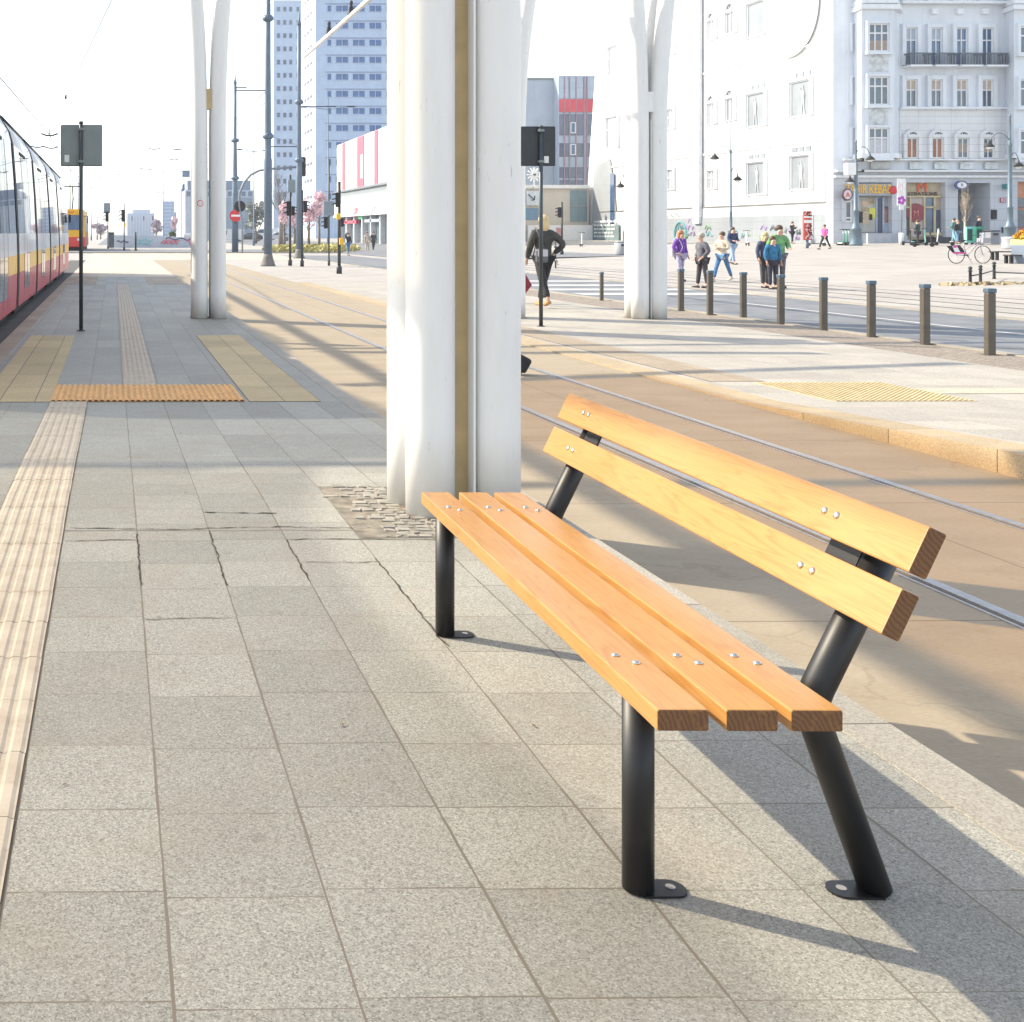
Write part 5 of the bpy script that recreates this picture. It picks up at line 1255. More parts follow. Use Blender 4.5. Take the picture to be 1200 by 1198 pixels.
# ---- tenement at the right
def tenement():
    Y = 87.2; b0 = onY(976, 285, Y); b0.z = gz(b0.x, Y)
    s = thing('tenement_house', 'ornate pale blue tenement with balconies, bay and ground floor shops', 'building', b0)
    WALL = m_facade('tenement_plaster', (.70, .74, .79), 40, 40, 0)
    RUS = m_facade('tenement_rustication', (.72, .73, .74), .55, 1.3, .5)
    GREYS = m_facade('tenement_stone', (.55, .57, .61), .9, 1.8, .45)
    M = frame_y(Y, b0); U = lambda px: uy(px, 200, Y)[0]; V = lambda py: uy(1080, py, Y)[1]
    vb = b0.z-.05; vt = 27.0; ur = U(1330)
    part('wall', WALL, s, [(U(976), U(1108), -.85, 0, V(200), vt), (U(1108), ur, -14, 0, V(200), vt)], M)
    g = part('ground_floor_wall', GREYS, s, [(U(976), U(1006), -.84, .05, vb, V(200.5)), (U(1045), U(1061.5), -.84, .05, vb, V(200.5)), (U(1107.5), U(1122), -5, .05, vb, V(200.5)), (U(1160), U(1192), -14, .05, vb, V(200.5)), (U(1240), ur, -14, .05, vb, V(200.5)), (U(1006), U(1045), -.84, .04, V(214), V(200.5)), (U(1061.5), U(1107.5), -.84, .04, V(214), V(200.5)), (U(1122), U(1160), -14, .04, V(214.5), V(200.5)), (U(1192), U(1240), -14, .04, V(213), V(200.5))], M)
    part('rusticated_band', RUS, s, [(U(1053), U(1180), .002, .12, V(188), V(128.5))], M)
    TR = mat('tenement_trim', (.74, .76, .78), .8, 0, .06)
    part('cornice', TR, s, [(U(1052), U(1181), .002, .5, V(128.3), V(126.3)), (U(976), ur, .06, .55, V(202), V(199.8)), (U(985), ur, .13, .45, V(188.5), V(186.6)), (U(1052), U(1181), .002, .6, V(5.5), V(3)), (U(976), ur, .06, .3, V(208.5), V(206))], M)
    for x0, x1 in ((1019, 1042), (1064, 1080), (1093, 1109), (1123, 1138), (1152, 1167)):
        part('relief_panel', mat('relief_grey', (.58, .61, .61), .85, 0, .25, 2.5), s, [(U(x0), U(x1), .13, .24, V(198.5), V(190.5))], M)
    BL = mat('blind_beige', (.45, .37, .30), .8, 0, .1); CUR = mat('curtain_brown', (.34, .17, .10), .8, 0, .25, 2)
    RAIL = mat('balcony_iron', (.10, .12, .15), .5, .2)
    xs = [(1059.7, 1072.8), (1089, 1102.2), (1118.8, 1132), (1148.6, 1161.8)]
    for i, (a, b) in enumerate(xs):
        window(s, M, U(a), U(b), V(77), V(33), GLASSB, 2, .67, .085, .30, WALL, .12, blind=(.68, 1, mat('pale_blind', (.36, .42, .50), .7)) if i < 2 else None)
        window(s, M, U(a), U(b), V(126), V(93.5), GLASSD, 2, .62, .085, .30, WALL, .12, sill=.5, blind=(.63, 1, BL))
        window(s, M.copy() @ Matrix.Translation((0, .12, 0)), U(a), U(b), V(186), V(162), GLASSD, 2, None, .085, .26, RUS, .12, arch=True, blind=(0, .95, CUR) if i < 2 else (.3, .8, mat('curtain_tan', (.35, .28, .22), .8)))
        bal = part('balcony', TR, s, [(U(a)-.18, U(b)+.58, .0, 1.0, V(80), V(78))], M)
        mb = MB(); u0, u1 = U(a)-.15, U(b)+.55; v0, v1 = V(78), V(64)
        mb.box(u0, u1, .88, .95, v1-.1, v1, 0, M); mb.box(u0, u1, .89, .94, v0, v0+.06, 0, M)
        n = 14
        for k in range(n+1): x = u0+(u1-u0)*k/n; mb.box(x-.025, x+.025, .9, .93, v0+.06, v1-.1, 0, M)
        for x in (u0, u1): mb.box(x-.04, x+.04, .02, .94, v1-.1, v1, 0, M); [mb.box(x-.025, x+.025, .15+.25*k, .2+.25*k, v0, v1-.1, 0, M) for k in range(3)]
        mb.build('railing', RAIL, bal)
        window(s, M, U(a), U(b), V(2), V(-40), GLASSB, 2, .6, .16, .3, WALL, .12)
        part('small_corbel', TR, s, [(U(a)+2.0, U(b)+1.6, .002, .3, V(17), V(11))], M)
    # bay
    d = 1.6
    def bay(p0, p1, p2, p3, nm):
        mb = MB(); Uf = lambda q: uy(q, 100, Y-d)[0]; poly = [(U(p0), 0), (Uf(p1), d), (Uf(p2), d), (max(Uf(p2)+.1, U(p3)), 0)]
        mb.prism([M @ Vector((u, q-.05, V(187))) for u, q in poly], (0, 0, vt-V(187))); mb.build(nm, WALL, s)
        for vv, ex in ((V(16), .25), (V(187), .2), (V(9), .12)):
            mb = MB(); mb.prism([M @ Vector((u+(-ex if i < 2 else ex), q+(.0 if q == 0 else ex), vv)) for i, (u, q) in enumerate(poly)], (0, 0, .35)); mb.build('cornice', TR, s)
    bay(1000.5, 1010, 1048.5, 1054.5, 'bay_front'); bay(1178, 1189, 1232, 1238, 'bay_front')
    Mb = frame_y(Y-d+.05, b0); Ub = lambda px: uy(px, 100, Y-d)[0]; Vb = lambda py: uy(1080, py, Y-d)[1]
    for y0, y1 in ((28, 61), (90, 123.5), (150, 185)):
        window(s, Mb, Ub(1017), Ub(1040.7), Vb(y1), Vb(y0), GLASSD, 3, .66, .11, .2, WALL, .12, sill=.25, blind=(.0, .66, mat('pale_curtain', (.5, .52, .55), .8)) if y0 == 150 else (.05, .45, MC.get('curtain_tan')) if y0 == 28 else None)
        window(s, M, U(996.8), U(1000.2), V(y1), V(y0+1), GLASSD, 1, .6, .1, .12, WALL, .1)
        window(s, Mb, Ub(1194), Ub(1218), Vb(y1+2), Vb(y0+3), GLASSD, 3, .66, .11, .2, WALL, .12, sill=.25)
    for y0, y1 in ((67, 84), (130, 146)):
        mb = MB(); c = Mb @ Vector((Ub(1031), .05, (Vb(y0)+Vb(y1))/2))
        mb.ring(c, .5, .38, 0, 20, 'y'); mb.ring(c+Vector((-.15, 0, .1)), .62, .52, 0, 20, 'y')
        mb.box(Ub(1019), Ub(1041), .002, .05, Vb(y1), Vb(y0), 0, Mb); mb.build('relief_panel', MC['relief_grey'], s)
    part('bay_window', GLASSD, s, [(Ub(x), Ub(x+3), .002, .05, Vb(9), Vb(5.5)) for x in (1020.5, 1031, 1039)], Mb)
    # shop 1 : yellow letters
    sh = part('shop_front', mat('shop_grey', (.34, .36, .40), .6), s, [(U(1006), U(1045), -.6, -.5, V(283), V(214)), (U(990), U(1044), .052, .14, V(229.5), V(215.5))], M)
    text('shop_letters', 'ZAHIR KEBAB', s, M @ Vector((U(1015.5), .16, V(222.3))), .98, mat('letter_yellow', (.85, .48, .02), .45), ext=.05, sx=.60)
    mb = MB(); mb.ball(M @ Vector((U(1044.5), .25, V(223))), .32, .1, .32, 14); mb.build('round_emblem', REDP, s)
    part('shop_window', mat('shop_goods', (.42, .40, .36), .7, 0, .3, 1.2), s, [(U(1008), U(1031), -.5, -.44, V(272), V(231))], M)
    part('shop_goods', mat('goods_tan', (.48, .36, .22), .7, 0, .5, 1.5), s, [(U(1014.5), U(1022), -.44, -.40, V(262-k*7), V(257-k*7)) for k in range(4)]+[(U(1023), U(1028.5), -.44, -.40, V(239), V(232))], M)
    part('poster', mat('poster_lime', (.62, .62, .08), .6), s, [(U(1022.5), U(1030), -.44, -.39, V(256), V(244))], M)
    part('shop_goods', BLK, s, [(U(1010), U(1015), -.44, -.39, V(261), V(248)), (U(1022.5), U(1026), -.38, -.36, V(258), V(251))], M)
    part('shop_door', mat('door_navy', (.03, .05, .10), .3), s, [(U(1032), U(1038), -.5, -.42, V(273), V(232))], M)
    part('shop_door_frame', mat('door_frame_blue', (.36, .42, .52), .5), s, [(U(1038), U(1040), -.5, -.36, V(273), V(231)), (U(1030.5), U(1032), -.5, -.36, V(273), V(231)), (U(1040), U(1048.5), -.5, -.40, V(273), V(261.5))], M)
    part('side_window', mat('poster_mix', (.25, .14, .12), .6, 0, .7, 1.6), s, [(U(1040), U(1045), -.5, -.38, V(261), V(242))], M)
    window(s, M.copy() @ Matrix.Translation((0, .05, 0)), U(988.5), U(997), V(260.5), V(235.5), GLASSD, 1, .2, .12, .2, GREYS, .1)
    st = [(U(1004), U(1033), .05, 1.3, vb, V(273.5)), (U(1033), U(1056), .06, 1.2-.0, vb, V(281)), (U(1033), U(1054), .06, .9, V(281), V(277)), (U(1033), U(1052), .06, .55, V(277), V(273.5))]
    part('steps', mat('step_stone', (.40, .42, .46), .8, 0, .1), s, st, M)
    # shop 2 : cream portal
    CR = mat('cream_joinery', (.55, .46, .28), .5, 0, .08); CRW = mat('cream_wall', (.46, .38, .26), .7, 0, .25, 1.5)
    part('shop_portal', CRW, s, [(U(1061.5), U(1107.5), -.6, -.5, V(281), V(214))], M)
    part('portal_frame', CR, s, [(U(x), U(x+1.8), -.5, -.3, V(280), V(231)) for x in (1062, 1069.5, 1086, 1098)]+[(U(1062), U(1107), -.52, -.28, V(231.3), V(229.5)), (U(1062), U(1070), -.5, -.3, V(244), V(242)), (U(1087), U(1099), -.5, -.3, V(244), V(242)), (U(1087), U(1107), -.5, -.25, V(276), V(273))], M)
    part('shop_window', GLASSD, s, [(U(1063.5), U(1069.5), -.5, -.44, V(276), V(245)), (U(1101), U(1107), -.5, -.44, V(272), V(246))], M)
    part('shop_door', GLASSB, s, [(U(1087.5), U(1098), -.5, -.42, V(272), V(244.5)), (U(1087.5), U(1098), -.5, -.42, V(242), V(232))], M)
    part('door_panel', mat('pinkish_panel', (.50, .42, .40), .6), s, [(U(1073), U(1086), -.5, -.43, V(278), V(244)), (U(1071.5), U(1086), -.5, -.44, V(242), V(232))], M)
    mb = MB(); q = [M @ Vector((U(1077)+.75*math.cos(2*math.pi*k/24), -.40, V(249.5)+.75*math.sin(2*math.pi*k/24))) for k in range(24)]; mb.prism(q, (0, -.06, 0)); mb.build('round_logo', mat('logo_dark_red', (.22, .02, .03), .4), s)
    text('logo_letter', 'M', s, M @ Vector((U(1077), -.32, V(250))), .6, mat('logo_rose', (.65, .2, .2), .5), ext=.02)
    text('logo_letter', 'M', s, M @ Vector((U(1085.2), -.45, V(220.5))), 1.05, mat('logo_red', (.75, .10, .03), .5), ext=.03, sx=1.1)
    text('shop_letters', 'KERATIONS', s, M @ Vector((U(1086), -.45, V(227.3))), .40, mat('letters_brown', (.12, .09, .06), .6), ext=.03, sx=1.1)
    part('entrance_step', DARKG, s, [(U(1089), U(1112), -.3, .9, vb, V(278))], M)
    # gateway and small plates
    part('gateway_side', mat('gate_blue', (.50, .57, .64), .8, 0, .1), s, [(U(1122), U(1160), -5, -4.9, vb, V(214.5))], M)
    part('gateway_gate', mat('gate_dark', (.08, .10, .10), .6), s, [(U(1122), U(1127), -1, -.9, vb, V(218)), (U(1140), U(1150), -4.8, -4.7, vb, V(262))], M)
    part('wall_plate', mat('plate_red', (.40, .04, .07), .5), s, [(U(1171), U(1177.5), .05, .12, V(237.5), V(232))], M); text('plate_text', '82', s, M @ Vector((U(1174.2), .14, V(234.8))), .38, WHITE)
    part('letter_box', BLK, s, [(U(1160.5), U(1166), .05, .2, V(257), V(246))], M); part('letter_box', BLK, s, [(U(1173), U(1178), .05, .2, V(273), V(266))], M)
    part('green_lamp', mat('teal_sign', (.03, .22, .22), .5), s, [(U(1173.5), U(1180), .05, .5, V(221.5), V(216))], M)
    # hanging signs
    mb = MB(); q = [M @ Vector((U(987)+.42*math.cos(2*math.pi*k/20), .5, V(228.5)+.48*math.sin(2*math.pi*k/20))) for k in range(20)]; mb.prism(q, (0, -.12, 0)); hs = mb.build('hanging_sign', mat('sign_dark_frame', (.08, .05, .06), .5), s)
    mb = MB(); q = [M @ Vector((U(987)+.30*math.cos(2*math.pi*k/20), .63, V(228.5)+.36*math.sin(2*math.pi*k/20))) for k in range(20)]; mb.prism(q, (0, -.03, 0)); mb.build('sign_face', mat('sign_pale_pink', (.7, .55, .55), .5), hs)
    text('sign_letter', 'A', hs, M @ Vector((U(987), .68, V(229))), .5, REDP, ext=.01)
    mb = MB(); q = [M @ Vector((U(1120)+.5*math.cos(2*math.pi*k/20), .5, V(217.5)+.36*math.sin(2*math.pi*k/20))) for k in range(20)]; mb.prism(q, (0, -.12, 0)); hs = mb.build('hanging_sign', mat('sign_navy', (.08, .1, .25), .5), s)
    mb = MB(); q = [M @ Vector((U(1120)+.36*math.cos(2*math.pi*k/20), .63, V(217.5)+.23*math.sin(2*math.pi*k/20))) for k in range(20)]; mb.prism(q, (0, -.03, 0)); mb.build('sign_face', WHITE, hs); text('sign_letter', 'R', hs, M @ Vector((U(1120), .68, V(217.5))), .34, mat('sign_blue', (.05, .08, .3), .5))
    part('right_shop', mat('shop_orange', (.55, .25, .14), .6, 0, .4, .8), s, [(U(1192), U(1240), -.6, -.5, vb, V(213))], M)
    part('shop_window', GLASSD, s, [(U(1195), U(1206), -.5, -.4, V(266+k), V(246+k)) for k in (0, )]+[(U(1195), U(1206), -.5, -.4, V(243), V(232))], M)
tenement()
# ---- big white building, lit side towards the square
def white_house():
    X = 56.2; b0 = onX(971, 290, X); b0.z = gz(X, b0.y)
    s = thing('white_building', 'huge bright white building with pale windows and graffiti along its base', 'building', b0)
    WW = m_facade('white_plaster', (.80, .80, .79), 30, 30, 0)
    M = frame_x(X, b0)
    U = lambda px: ux(px, 200, X)[0]
    def P(px, py): return ux(px, py, X)
    ul, ur = U(703), U(971.5); vb = b0.z-.1
    zl = P(870, 240.5)[1]
    part('wall', WW, s, [(ul, ur, -7, 0, zl, 25.2)], M)
    part('base_wall', m_facade('white_base_plaster', (.74, .74, .73), 30, 30, 0), s, [(ul, ur-.0, -6.9, .12, vb+2.4, zl-.12)], M)
    part('ledge', mat('ledge_grey', (.16, .16, .165), .8), s, [(ul, ur+.05, -6.9, .2, zl-.12, zl)], M)
    part('plinth', m_facade('plinth_blue_grey', (.29, .315, .345), .6, 2, .3), s, [(U(781), U(956), .0, .2, vb, vb+2.4), (U(956), ur, -.1, .16, vb, vb+2.4)], M)
    part('plinth_left', m_facade('plinth_white', (.70, .71, .71), 20, 20, 0), s, [(ul, U(781), -.1, .16, vb, vb+2.4)], M)
    part('string_course', WW, s, [(ul, ur, .001, .12, z, z+.18) for z in (8.7, 16.4)], M)
    part('corner_pipe', mat('pipe_blue_grey', (.22, .27, .34), .5), s, [(ur-.22, ur+.02, .02, .2, zl, 25)], M)
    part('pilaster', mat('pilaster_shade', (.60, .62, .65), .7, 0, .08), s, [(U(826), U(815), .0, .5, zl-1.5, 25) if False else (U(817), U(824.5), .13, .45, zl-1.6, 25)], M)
    # battered end with a pale arched niche
    mb = MB(); z1 = 25.2
    a = [(ul-1.3, 0.0, vb), (ul-.0, 0.0, z1), (ul+.02, -15, z1), (ul+.02, -15, vb)]
    mb.prism([M @ Vector((ul-4.2, .06, vb)), M @ Vector((ul+.5, .06, vb)), M @ Vector((ul+.5, .06, z1)), M @ Vector((ul-.3, .06, z1))], M.to_3x3() @ Vector((0, -7, 0))); mb.build('battered_end', WW, s)
    mb = MB(); n0 = P(695, 262); n1 = P(697, 196); n2 = P(716, 186); n3 = P(724, 262)
    mb.prism([M @ Vector((n[0], .075, n[1])) for n in (n0, n3, P(721, 215), n2, n1)], M.to_3x3() @ Vector((0, .06, 0))); nb = mb.build('niche', m_facade('niche_grey', (.30, .32, .335), .9, 2, .2), s)
    g0, g1 = P(717, 265), P(722, 203); part('niche_window', GLASSB, s, [(g0[0], P(721.5, 240)[0], .14, .2, g0[1], g1[1])], M)
    PALE = mat('pale_blind_glass', (.25, .275, .30), .35, 0, .15, .5); PALE2 = mat('paler_blind_glass', (.34, .36, .38), .4, 0, .12, .5)
    TRW = mat('white_trim', (.78, .78, .78), .8, 0, .04)
    def win(px0, px1, py0, py1, glass, cols=1, tr=None, arch=False, small=None):
        xm = (px0+px1)/2; u0, u1 = U(px0), U(px1); v1 = P(xm, py0)[1]; v0 = P(xm, py1)[1]
        w = window(s, M, u0, u1, v0, v1, glass, cols, tr, .12, .22, TRW, .12, arch=arch)
        if small:
            va, vbb = P(xm, small[1])[1], P(xm, small[0])[1]; q = (u1-u0)/3
            for k in range(3): part('transom_light', glass, s, [(u0+q*k+.12, u0+q*(k+1)-.12, .002, .08, va, vbb)], M)
        return w
    def fig(px, py0, py1):                  # pale standing figure cut-out pasted on the pane
        u = U(px); v1 = P(px, py0)[1]; v0 = P(px, py1)[1]; h = v1-v0
        q = [(-.20, 0), (-.14, .28), (-.13, .48), (-.11, .62), (-.16, .72), (-.30, .90), (-.26, .93), (-.12, .82), (-.05, .85), (-.06, .93), (-.02, .98), (.04, .97), (.06, .91), (.05, .85), (.13, .80), (.20, .64), (.13, .50), (.17, .66), (.11, .74), (.10, .60), (.12, .46), (.17, .22), (.24, 0), (.16, 0), (.06, .26), (.0, .42), (-.06, .26), (-.13, 0)]
        mb = MB(); mb.prism([M @ Vector((u+a*h*.55, .075, v0+b*h)) for a, b in q], M.to_3x3() @ Vector((0, .02, 0))); mb.build('window_cutout', mat('cutout_pale', (.36, .38, .40), .8, 0, .1, .5), s)
    win(877, 898, 109, 149, PALE, 1, None, False, (99.5, 107)); win(927.8, 951.8, 94.5, 137, PALE, 1, None, False, (84.5, 93))
    win(877, 898, 190, 229, PALE, 1, None, False, (181, 188)); win(927.8, 951.8, 182, 223, PALE, 1, None, False, (172, 179.5)); win(877, 898, 2, 43, PALE, 1)
    for a in ((886, 114, 147), (942, 100, 136), (888, 194, 228), (940, 188, 222)): fig(*a)
    for a in ((830.7, 839.7, 121, 146), (852, 862, 115, 142), (852, 862.5, 14, 40), (830.7, 839.7, 24, 47)): win(*a, PALE if a[0] > 840 else PALE2, 2, None, True)
    for a in ((830.7, 839.7, 200, 222), (783, 791, 33, 65), (783, 791, 128, 152), (783, 790.5, 199, 223), (714, 726, 54, 89), (712, 725, 137, 174)): win(*a, PALE2, 2, .6)
    # round white hoarding
    c = P(929, 10); r = (P(929, 10)[1]-P(929, 67)[1])
    mb = MB(); mb.prism([M @ Vector((c[0]+r*.92*math.cos(2*math.pi*k/48), .14, c[1]+r*math.sin(2*math.pi*k/48))) for k in range(48)], M.to_3x3() @ Vector((0, .07, 0))); mb.build('round_hoarding', TRW, s)
    # graffiti
    def gr(pts, m, r=.045):
        mb = MB(); mb.tube([M @ Vector((*[P(*q)[0]], .21, P(*q)[1])) for q in pts], r, 5); mb.build('graffiti', m, s)
    q = random.Random(11); cols = [mat('gr_teal', (.10, .30, .34), .7), mat('gr_violet', (.32, .22, .42), .7), mat('gr_dark', (.10, .14, .16), .7), mat('gr_green', (.20, .36, .20), .7)]
    for k in range(26):
        x = q.uniform(785, 945); y = q.uniform(264, 280); n = q.randint(6, 12); wd = q.uniform(4, 11)
        if k < 8: x = q.uniform(788, 812); n = 12; wd = 10
        gr([(x+wd*i/n, y+3.2*math.sin(i*q.uniform(1, 2.5)+k)) for i in range(n)], cols[k % 4], q.uniform(.03, .07))
    gr([(782+i, 253+2.2*math.sin(i*.9)-i*.08) for i in range(18)], cols[2], .03)
    gr([(808+i*1.2, 258.5+2.0*math.sin(i*1.7)) for i in range(14)], cols[1], .05); gr([(818+i*.8, 257+1.6*math.sin(i*2.1)) for i in range(8)], cols[0], .07)
    mural = MB(); c = P(800, 274); mural.ring(M @ Vector((c[0], .215, c[1])), 1.25, 1.05, 0, 24, 'x'); mural.build('graffiti', cols[0], s)
    # billboard at the left
    p0, p1 = P(696, 288), P(729, 263)
    bb = part('billboard', mat('billboard_green_grey', (.16, .22, .235), .7, 0, .15, .6), s, [(p0[0], P(729, 270)[0], .3, .4, vb, p1[1])], M)
    mb = MB(); q = random.Random(4)
    for r_ in range(5):
        u = p0[0]+1+.5*r_*0; v = vb+.45+r_*.42
        while u < P(727, 270)[0]-.8: L = q.uniform(.35, .9); mb.box(u, u+L, .4, .42, v, v+.17, 0, M); u += L+.25
    mb.build('billboard_writing', STICK, s)
white_house()
# ---- office towers
def tower(px_l, px_c, px_r, Y, ztop, label, wall, rows, dz, z0, fcols, lcols, bands=True, glass=None):
    glass = glass or (MC.get('tower_glass_blue') or m_glass('tower_glass_blue', (.04, .12, .30), .25, .4))
    c = onY(px_c, 280, Y); c.z = gz(c.x, Y); X = c.x
    yl = onX(px_l, 200, X).y; xr = onY(px_r, 200, Y).x
    s = thing('office_tower', label, 'building', c); M = frame_y(Y, c); MX = frame_x(X, c)
    part('wall', wall, s, [(X, xr, -(yl-Y), 0, c.z-.1, ztop)], M)
    part('roof_parapet', WHITE, s, [(X-.1, xr+.1, -(yl-Y)-.1, .1, ztop, ztop+.8)], M)
    base = {}
    for k in range(rows):
        z = z0+k*dz
        for (a, b, n) in fcols:
            key = ('f', a)
            u0, u1 = onY(a, 100, Y).x, onY(b, 100, Y).x
            if key not in base: base[key] = window(s, M, u0, u1, z, z+dz*.42, glass, n, None, .13, None, None, .09, name='window'); base[key]['z0'] = z
            else:
                o = base[key]; o2 = dup(o, s, (0, 0, z-o['z0']))
                for ch in o.children: dup(ch, o2)
        if lcols:
            a, b, n = lcols; u0, u1 = ux(a, 100, X)[0], ux(b, 100, X)[0]
            if 'l' not in base: base['l'] = window(s, MX, u0, u1, z, z+dz*.42, mat('dim_glass', (.10, .12, .16), .7, 0, .3, .3), n, None, .35, None, None, .09); base['l']['z0'] = z
            else:
                o = base['l']; o2 = dup(o, s, (0, 0, z-o['z0']))
                for ch in o.children: dup(ch, o2)
        if bands: part('floor_band', mat('band_blue_dark', (.20, .26, .40), .6), s, [(onY(fcols[0][0], 100, Y).x-.3, xr-.5, .004, .06, z+dz*.46, z+dz*.52)], M)
    for k_, o in base.items():
        del o['z0']
        if k_ != 'l': o.data.materials[0] = PANEW
    for o in s.children:
        if 'z0' in o: del o['z0']
    return s
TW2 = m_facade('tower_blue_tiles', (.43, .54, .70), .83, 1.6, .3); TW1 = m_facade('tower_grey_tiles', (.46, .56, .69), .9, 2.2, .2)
Yt = 220.0
zr = onY(420, 54.5, Yt).z; pit = (onY(420, 54.5, Yt).z-onY(420, 134.5, Yt).z)/4
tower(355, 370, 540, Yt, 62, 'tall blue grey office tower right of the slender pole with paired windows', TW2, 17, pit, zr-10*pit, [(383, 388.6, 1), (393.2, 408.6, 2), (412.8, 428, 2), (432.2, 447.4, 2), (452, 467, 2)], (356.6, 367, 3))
Yt = 282.0
zr = onY(335, 53, Yt).z; pit = (onY(335, 53, Yt).z-onY(335, 130.5, Yt).z)/5
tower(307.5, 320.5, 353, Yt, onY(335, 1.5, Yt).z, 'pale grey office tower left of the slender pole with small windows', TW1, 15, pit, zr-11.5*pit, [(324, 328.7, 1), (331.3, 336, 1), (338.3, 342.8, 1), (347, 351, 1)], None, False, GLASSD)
# ---- mall with red stripes
def mall():
    X = 30.0; c = Vector((X, 110, gz(X, 110))); s = thing('shopping_mall', 'white mall with vertical red stripes over a glass and sign band', 'building', c); M = frame_x(X, c)
    yl = onX(395, 200, X).y; top = onX(425, 159, X).z; bot = onX(425, 219, X).z
    WWM = mat('mall_white_panel', (.80, .80, .80), .6, 0, .03)
    part('upper_panel', WWM, s, [(-yl, -104, -8, 0, bot, top)], M)
    part('soffit', mat('mall_soffit', (.16, .18, .20), .6), s, [(-yl, -104, -8, .4, bot-.25, bot-.004)], M)
    part('upper_glazing', mat('mall_glass_pale', (.20, .26, .30), .15), s, [(-yl, -104, -7.5, -.3, onX(425, 236, X).z, bot-.25)], M)
    part('sign_band', mat('sign_band_white', (.75, .75, .76), .6), s, [(-yl-.2, -104, -1, .5, onX(425, 253, X).z, onX(425, 236.5, X).z)], M)
    part('lower_glazing', mat('mall_glass_dark', (.12, .17, .20), .15), s, [(-yl, -104, -7.5, -.5, c.z-.1, onX(425, 253, X).z)], M)
    red = mat('mall_red', (.62, .07, .12), .5, 0, .05)
    for a, b in ((401.5, 404.3), (419, 427), (439.2, 443.2)): 
        u0, u1 = ux(a, 180, X)[0], ux(b, 180, X)[0]; part('red_stripe', red, s, [(u0, u1, .001, .08, bot, top-.05)], M)
    u0, u1 = ux(423.4, 180, X)[0], ux(426.8, 180, X)[0]; part('stripe_window', mat('stripe_glass', (.18, .30, .32), .2), s, [(u0, u1, .08, .12, bot+1.0, bot+3.9)], M)
    zc = onX(425, 246, X).z
    def tx(b, px, sz, m): 
        o = text('sign_letters', b, s, M @ Vector((ux(px, 200, X)[0], .55, zc)), sz, m); o.rotation_euler = (math.pi/2, 0, -math.pi/2)
    tx('outlet', 408, 1.2, mat('sg_grey', (.3, .34, .42), .6)); tx('cafe', 422, 1.5, red); tx('galeria', 444, 1.3, MC['sg_grey'])
    part('green_sign', mat('sg_green', (.05, .45, .16), .5), s, [(ux(421, 250, X)[0], ux(426, 250, X)[0], .0, .15, onX(425, 256.5, X).z, onX(425, 254, X).z)], M)
    part('red_sign', red, s, [(ux(404, 250, X)[0], ux(418, 250, X)[0], -.4, .1, onX(425, 261.5, X).z, onX(425, 258, X).z)], M)
    part('grey_sign', MC['sg_grey'], s, [(ux(428, 250, X)[0], ux(446, 250, X)[0], -.4, .1, onX(425, 261, X).z, onX(425, 257.5, X).z)], M)
    for k in range(9): 
        u = -yl+1.5+k*4.6; part('column', mat('mall_column', (.55, .56, .58), .6), s, [(u, u+.5, -.5, .1, c.z-.1, onX(425, 253, X).z)], M)
mall()
# ---- buildings between the columns
def block(name, label, px0, px1, ytop, Y, m, depth=20):
    c = onY((px0+px1)/2, 285, Y); c.z = gz(c.x, Y); s = thing(name, label, 'building', c); M = frame_y(Y, c)
    u0, u1 = onY(px0, 200, Y).x, onY(px1, 200, Y).x; zt = onY((px0+px1)/2, ytop, Y).z
    part('wall', m, s, [(u0, u1, -depth, 0, c.z-.1, zt)], M)
    return s, M, u0, u1, zt, c
s, M, u0, u1, zt, c = block('office_block', 'plain grey blue windowless block right of the nearest column', 597, 655, 94, 152, m_facade('metal_cladding', (.42, .47, .54), 3.2, 400, .2))
part('roof_edge', GREYM, s, [(u0-.1, u1+.1, -20.1, .12, zt, zt+.3)], M)
s, M, u0, u1, zt, c = block('glass_building', 'curved glass building with a broad red band beside the grey block', 655, 699, 89, 150, mat('glass_wall_grey', (.36, .42, .49), .3, 0, .08, .4), 14)
UU = lambda px: onY(px, 200, 150).x; VV = lambda py: onY(675, py, 150).z
part('red_band', mat('band_red', (.62, .08, .10), .5, 0, .1, .4), s, [(u0, u1, .002, .12, VV(131.5), VV(116.5))], M)
GB = mat('glass_purple_grey', (.13, .15, .21), .15, 0, .25, .3)
for a, b in ((134, 159), (168, 184), (196, 209), (211, 220)):
    for k, (xa, xb) in enumerate(((655.5, 661), (661.5, 667), (667.5, 674.5), (675, 683.5), (688, 697))):
        part('window', GB if (k+int(a)) % 3 else GLASSD, s, [(UU(xa), UU(xb), .003, .05, VV(b), VV(a))], M)
for a, b in ((104, 115), (91, 103)):
    for xa, xb in ((656, 666), (667.5, 674.5), (675.5, 683), (688.5, 697)): part('window', mat('sky_glass', (.40, .47, .55), .12, 0, .1, .3), s, [(UU(xa), UU(xb), .003, .05, VV(b), VV(a))], M)
part('mullion', mat('mullion_rose', (.35, .22, .26), .5), s, [(UU(x)-.06, UU(x)+.06, .05, .14, VV(222), VV(90)) for x in (661.2, 667.2, 674.8, 684, 687.5)], M)
for xa, ya, yb in ((668, 143.5, 156.5), (668, 169, 182)): window(s, M.copy() @ Matrix.Translation((0, .05, 0)), UU(xa), UU(xa+6.3), VV(yb), VV(ya), GLASSB, 1, None, .12, None, None, .12)
s, M, u0, u1, zt, c = block('low_beige_building', 'low beige building with a tall glazed end under the glass building', 600, 690, 221, 132, m_facade('beige_render', (.62, .56, .47), 30, 30, 0), 10)
UU = lambda px: onY(px, 250, 132).x; VV = lambda py: onY(650, py, 132).z
part('parapet', WHITE, s, [(u0-.1, u1+.1, -10, .25, zt, zt+.4)], M)
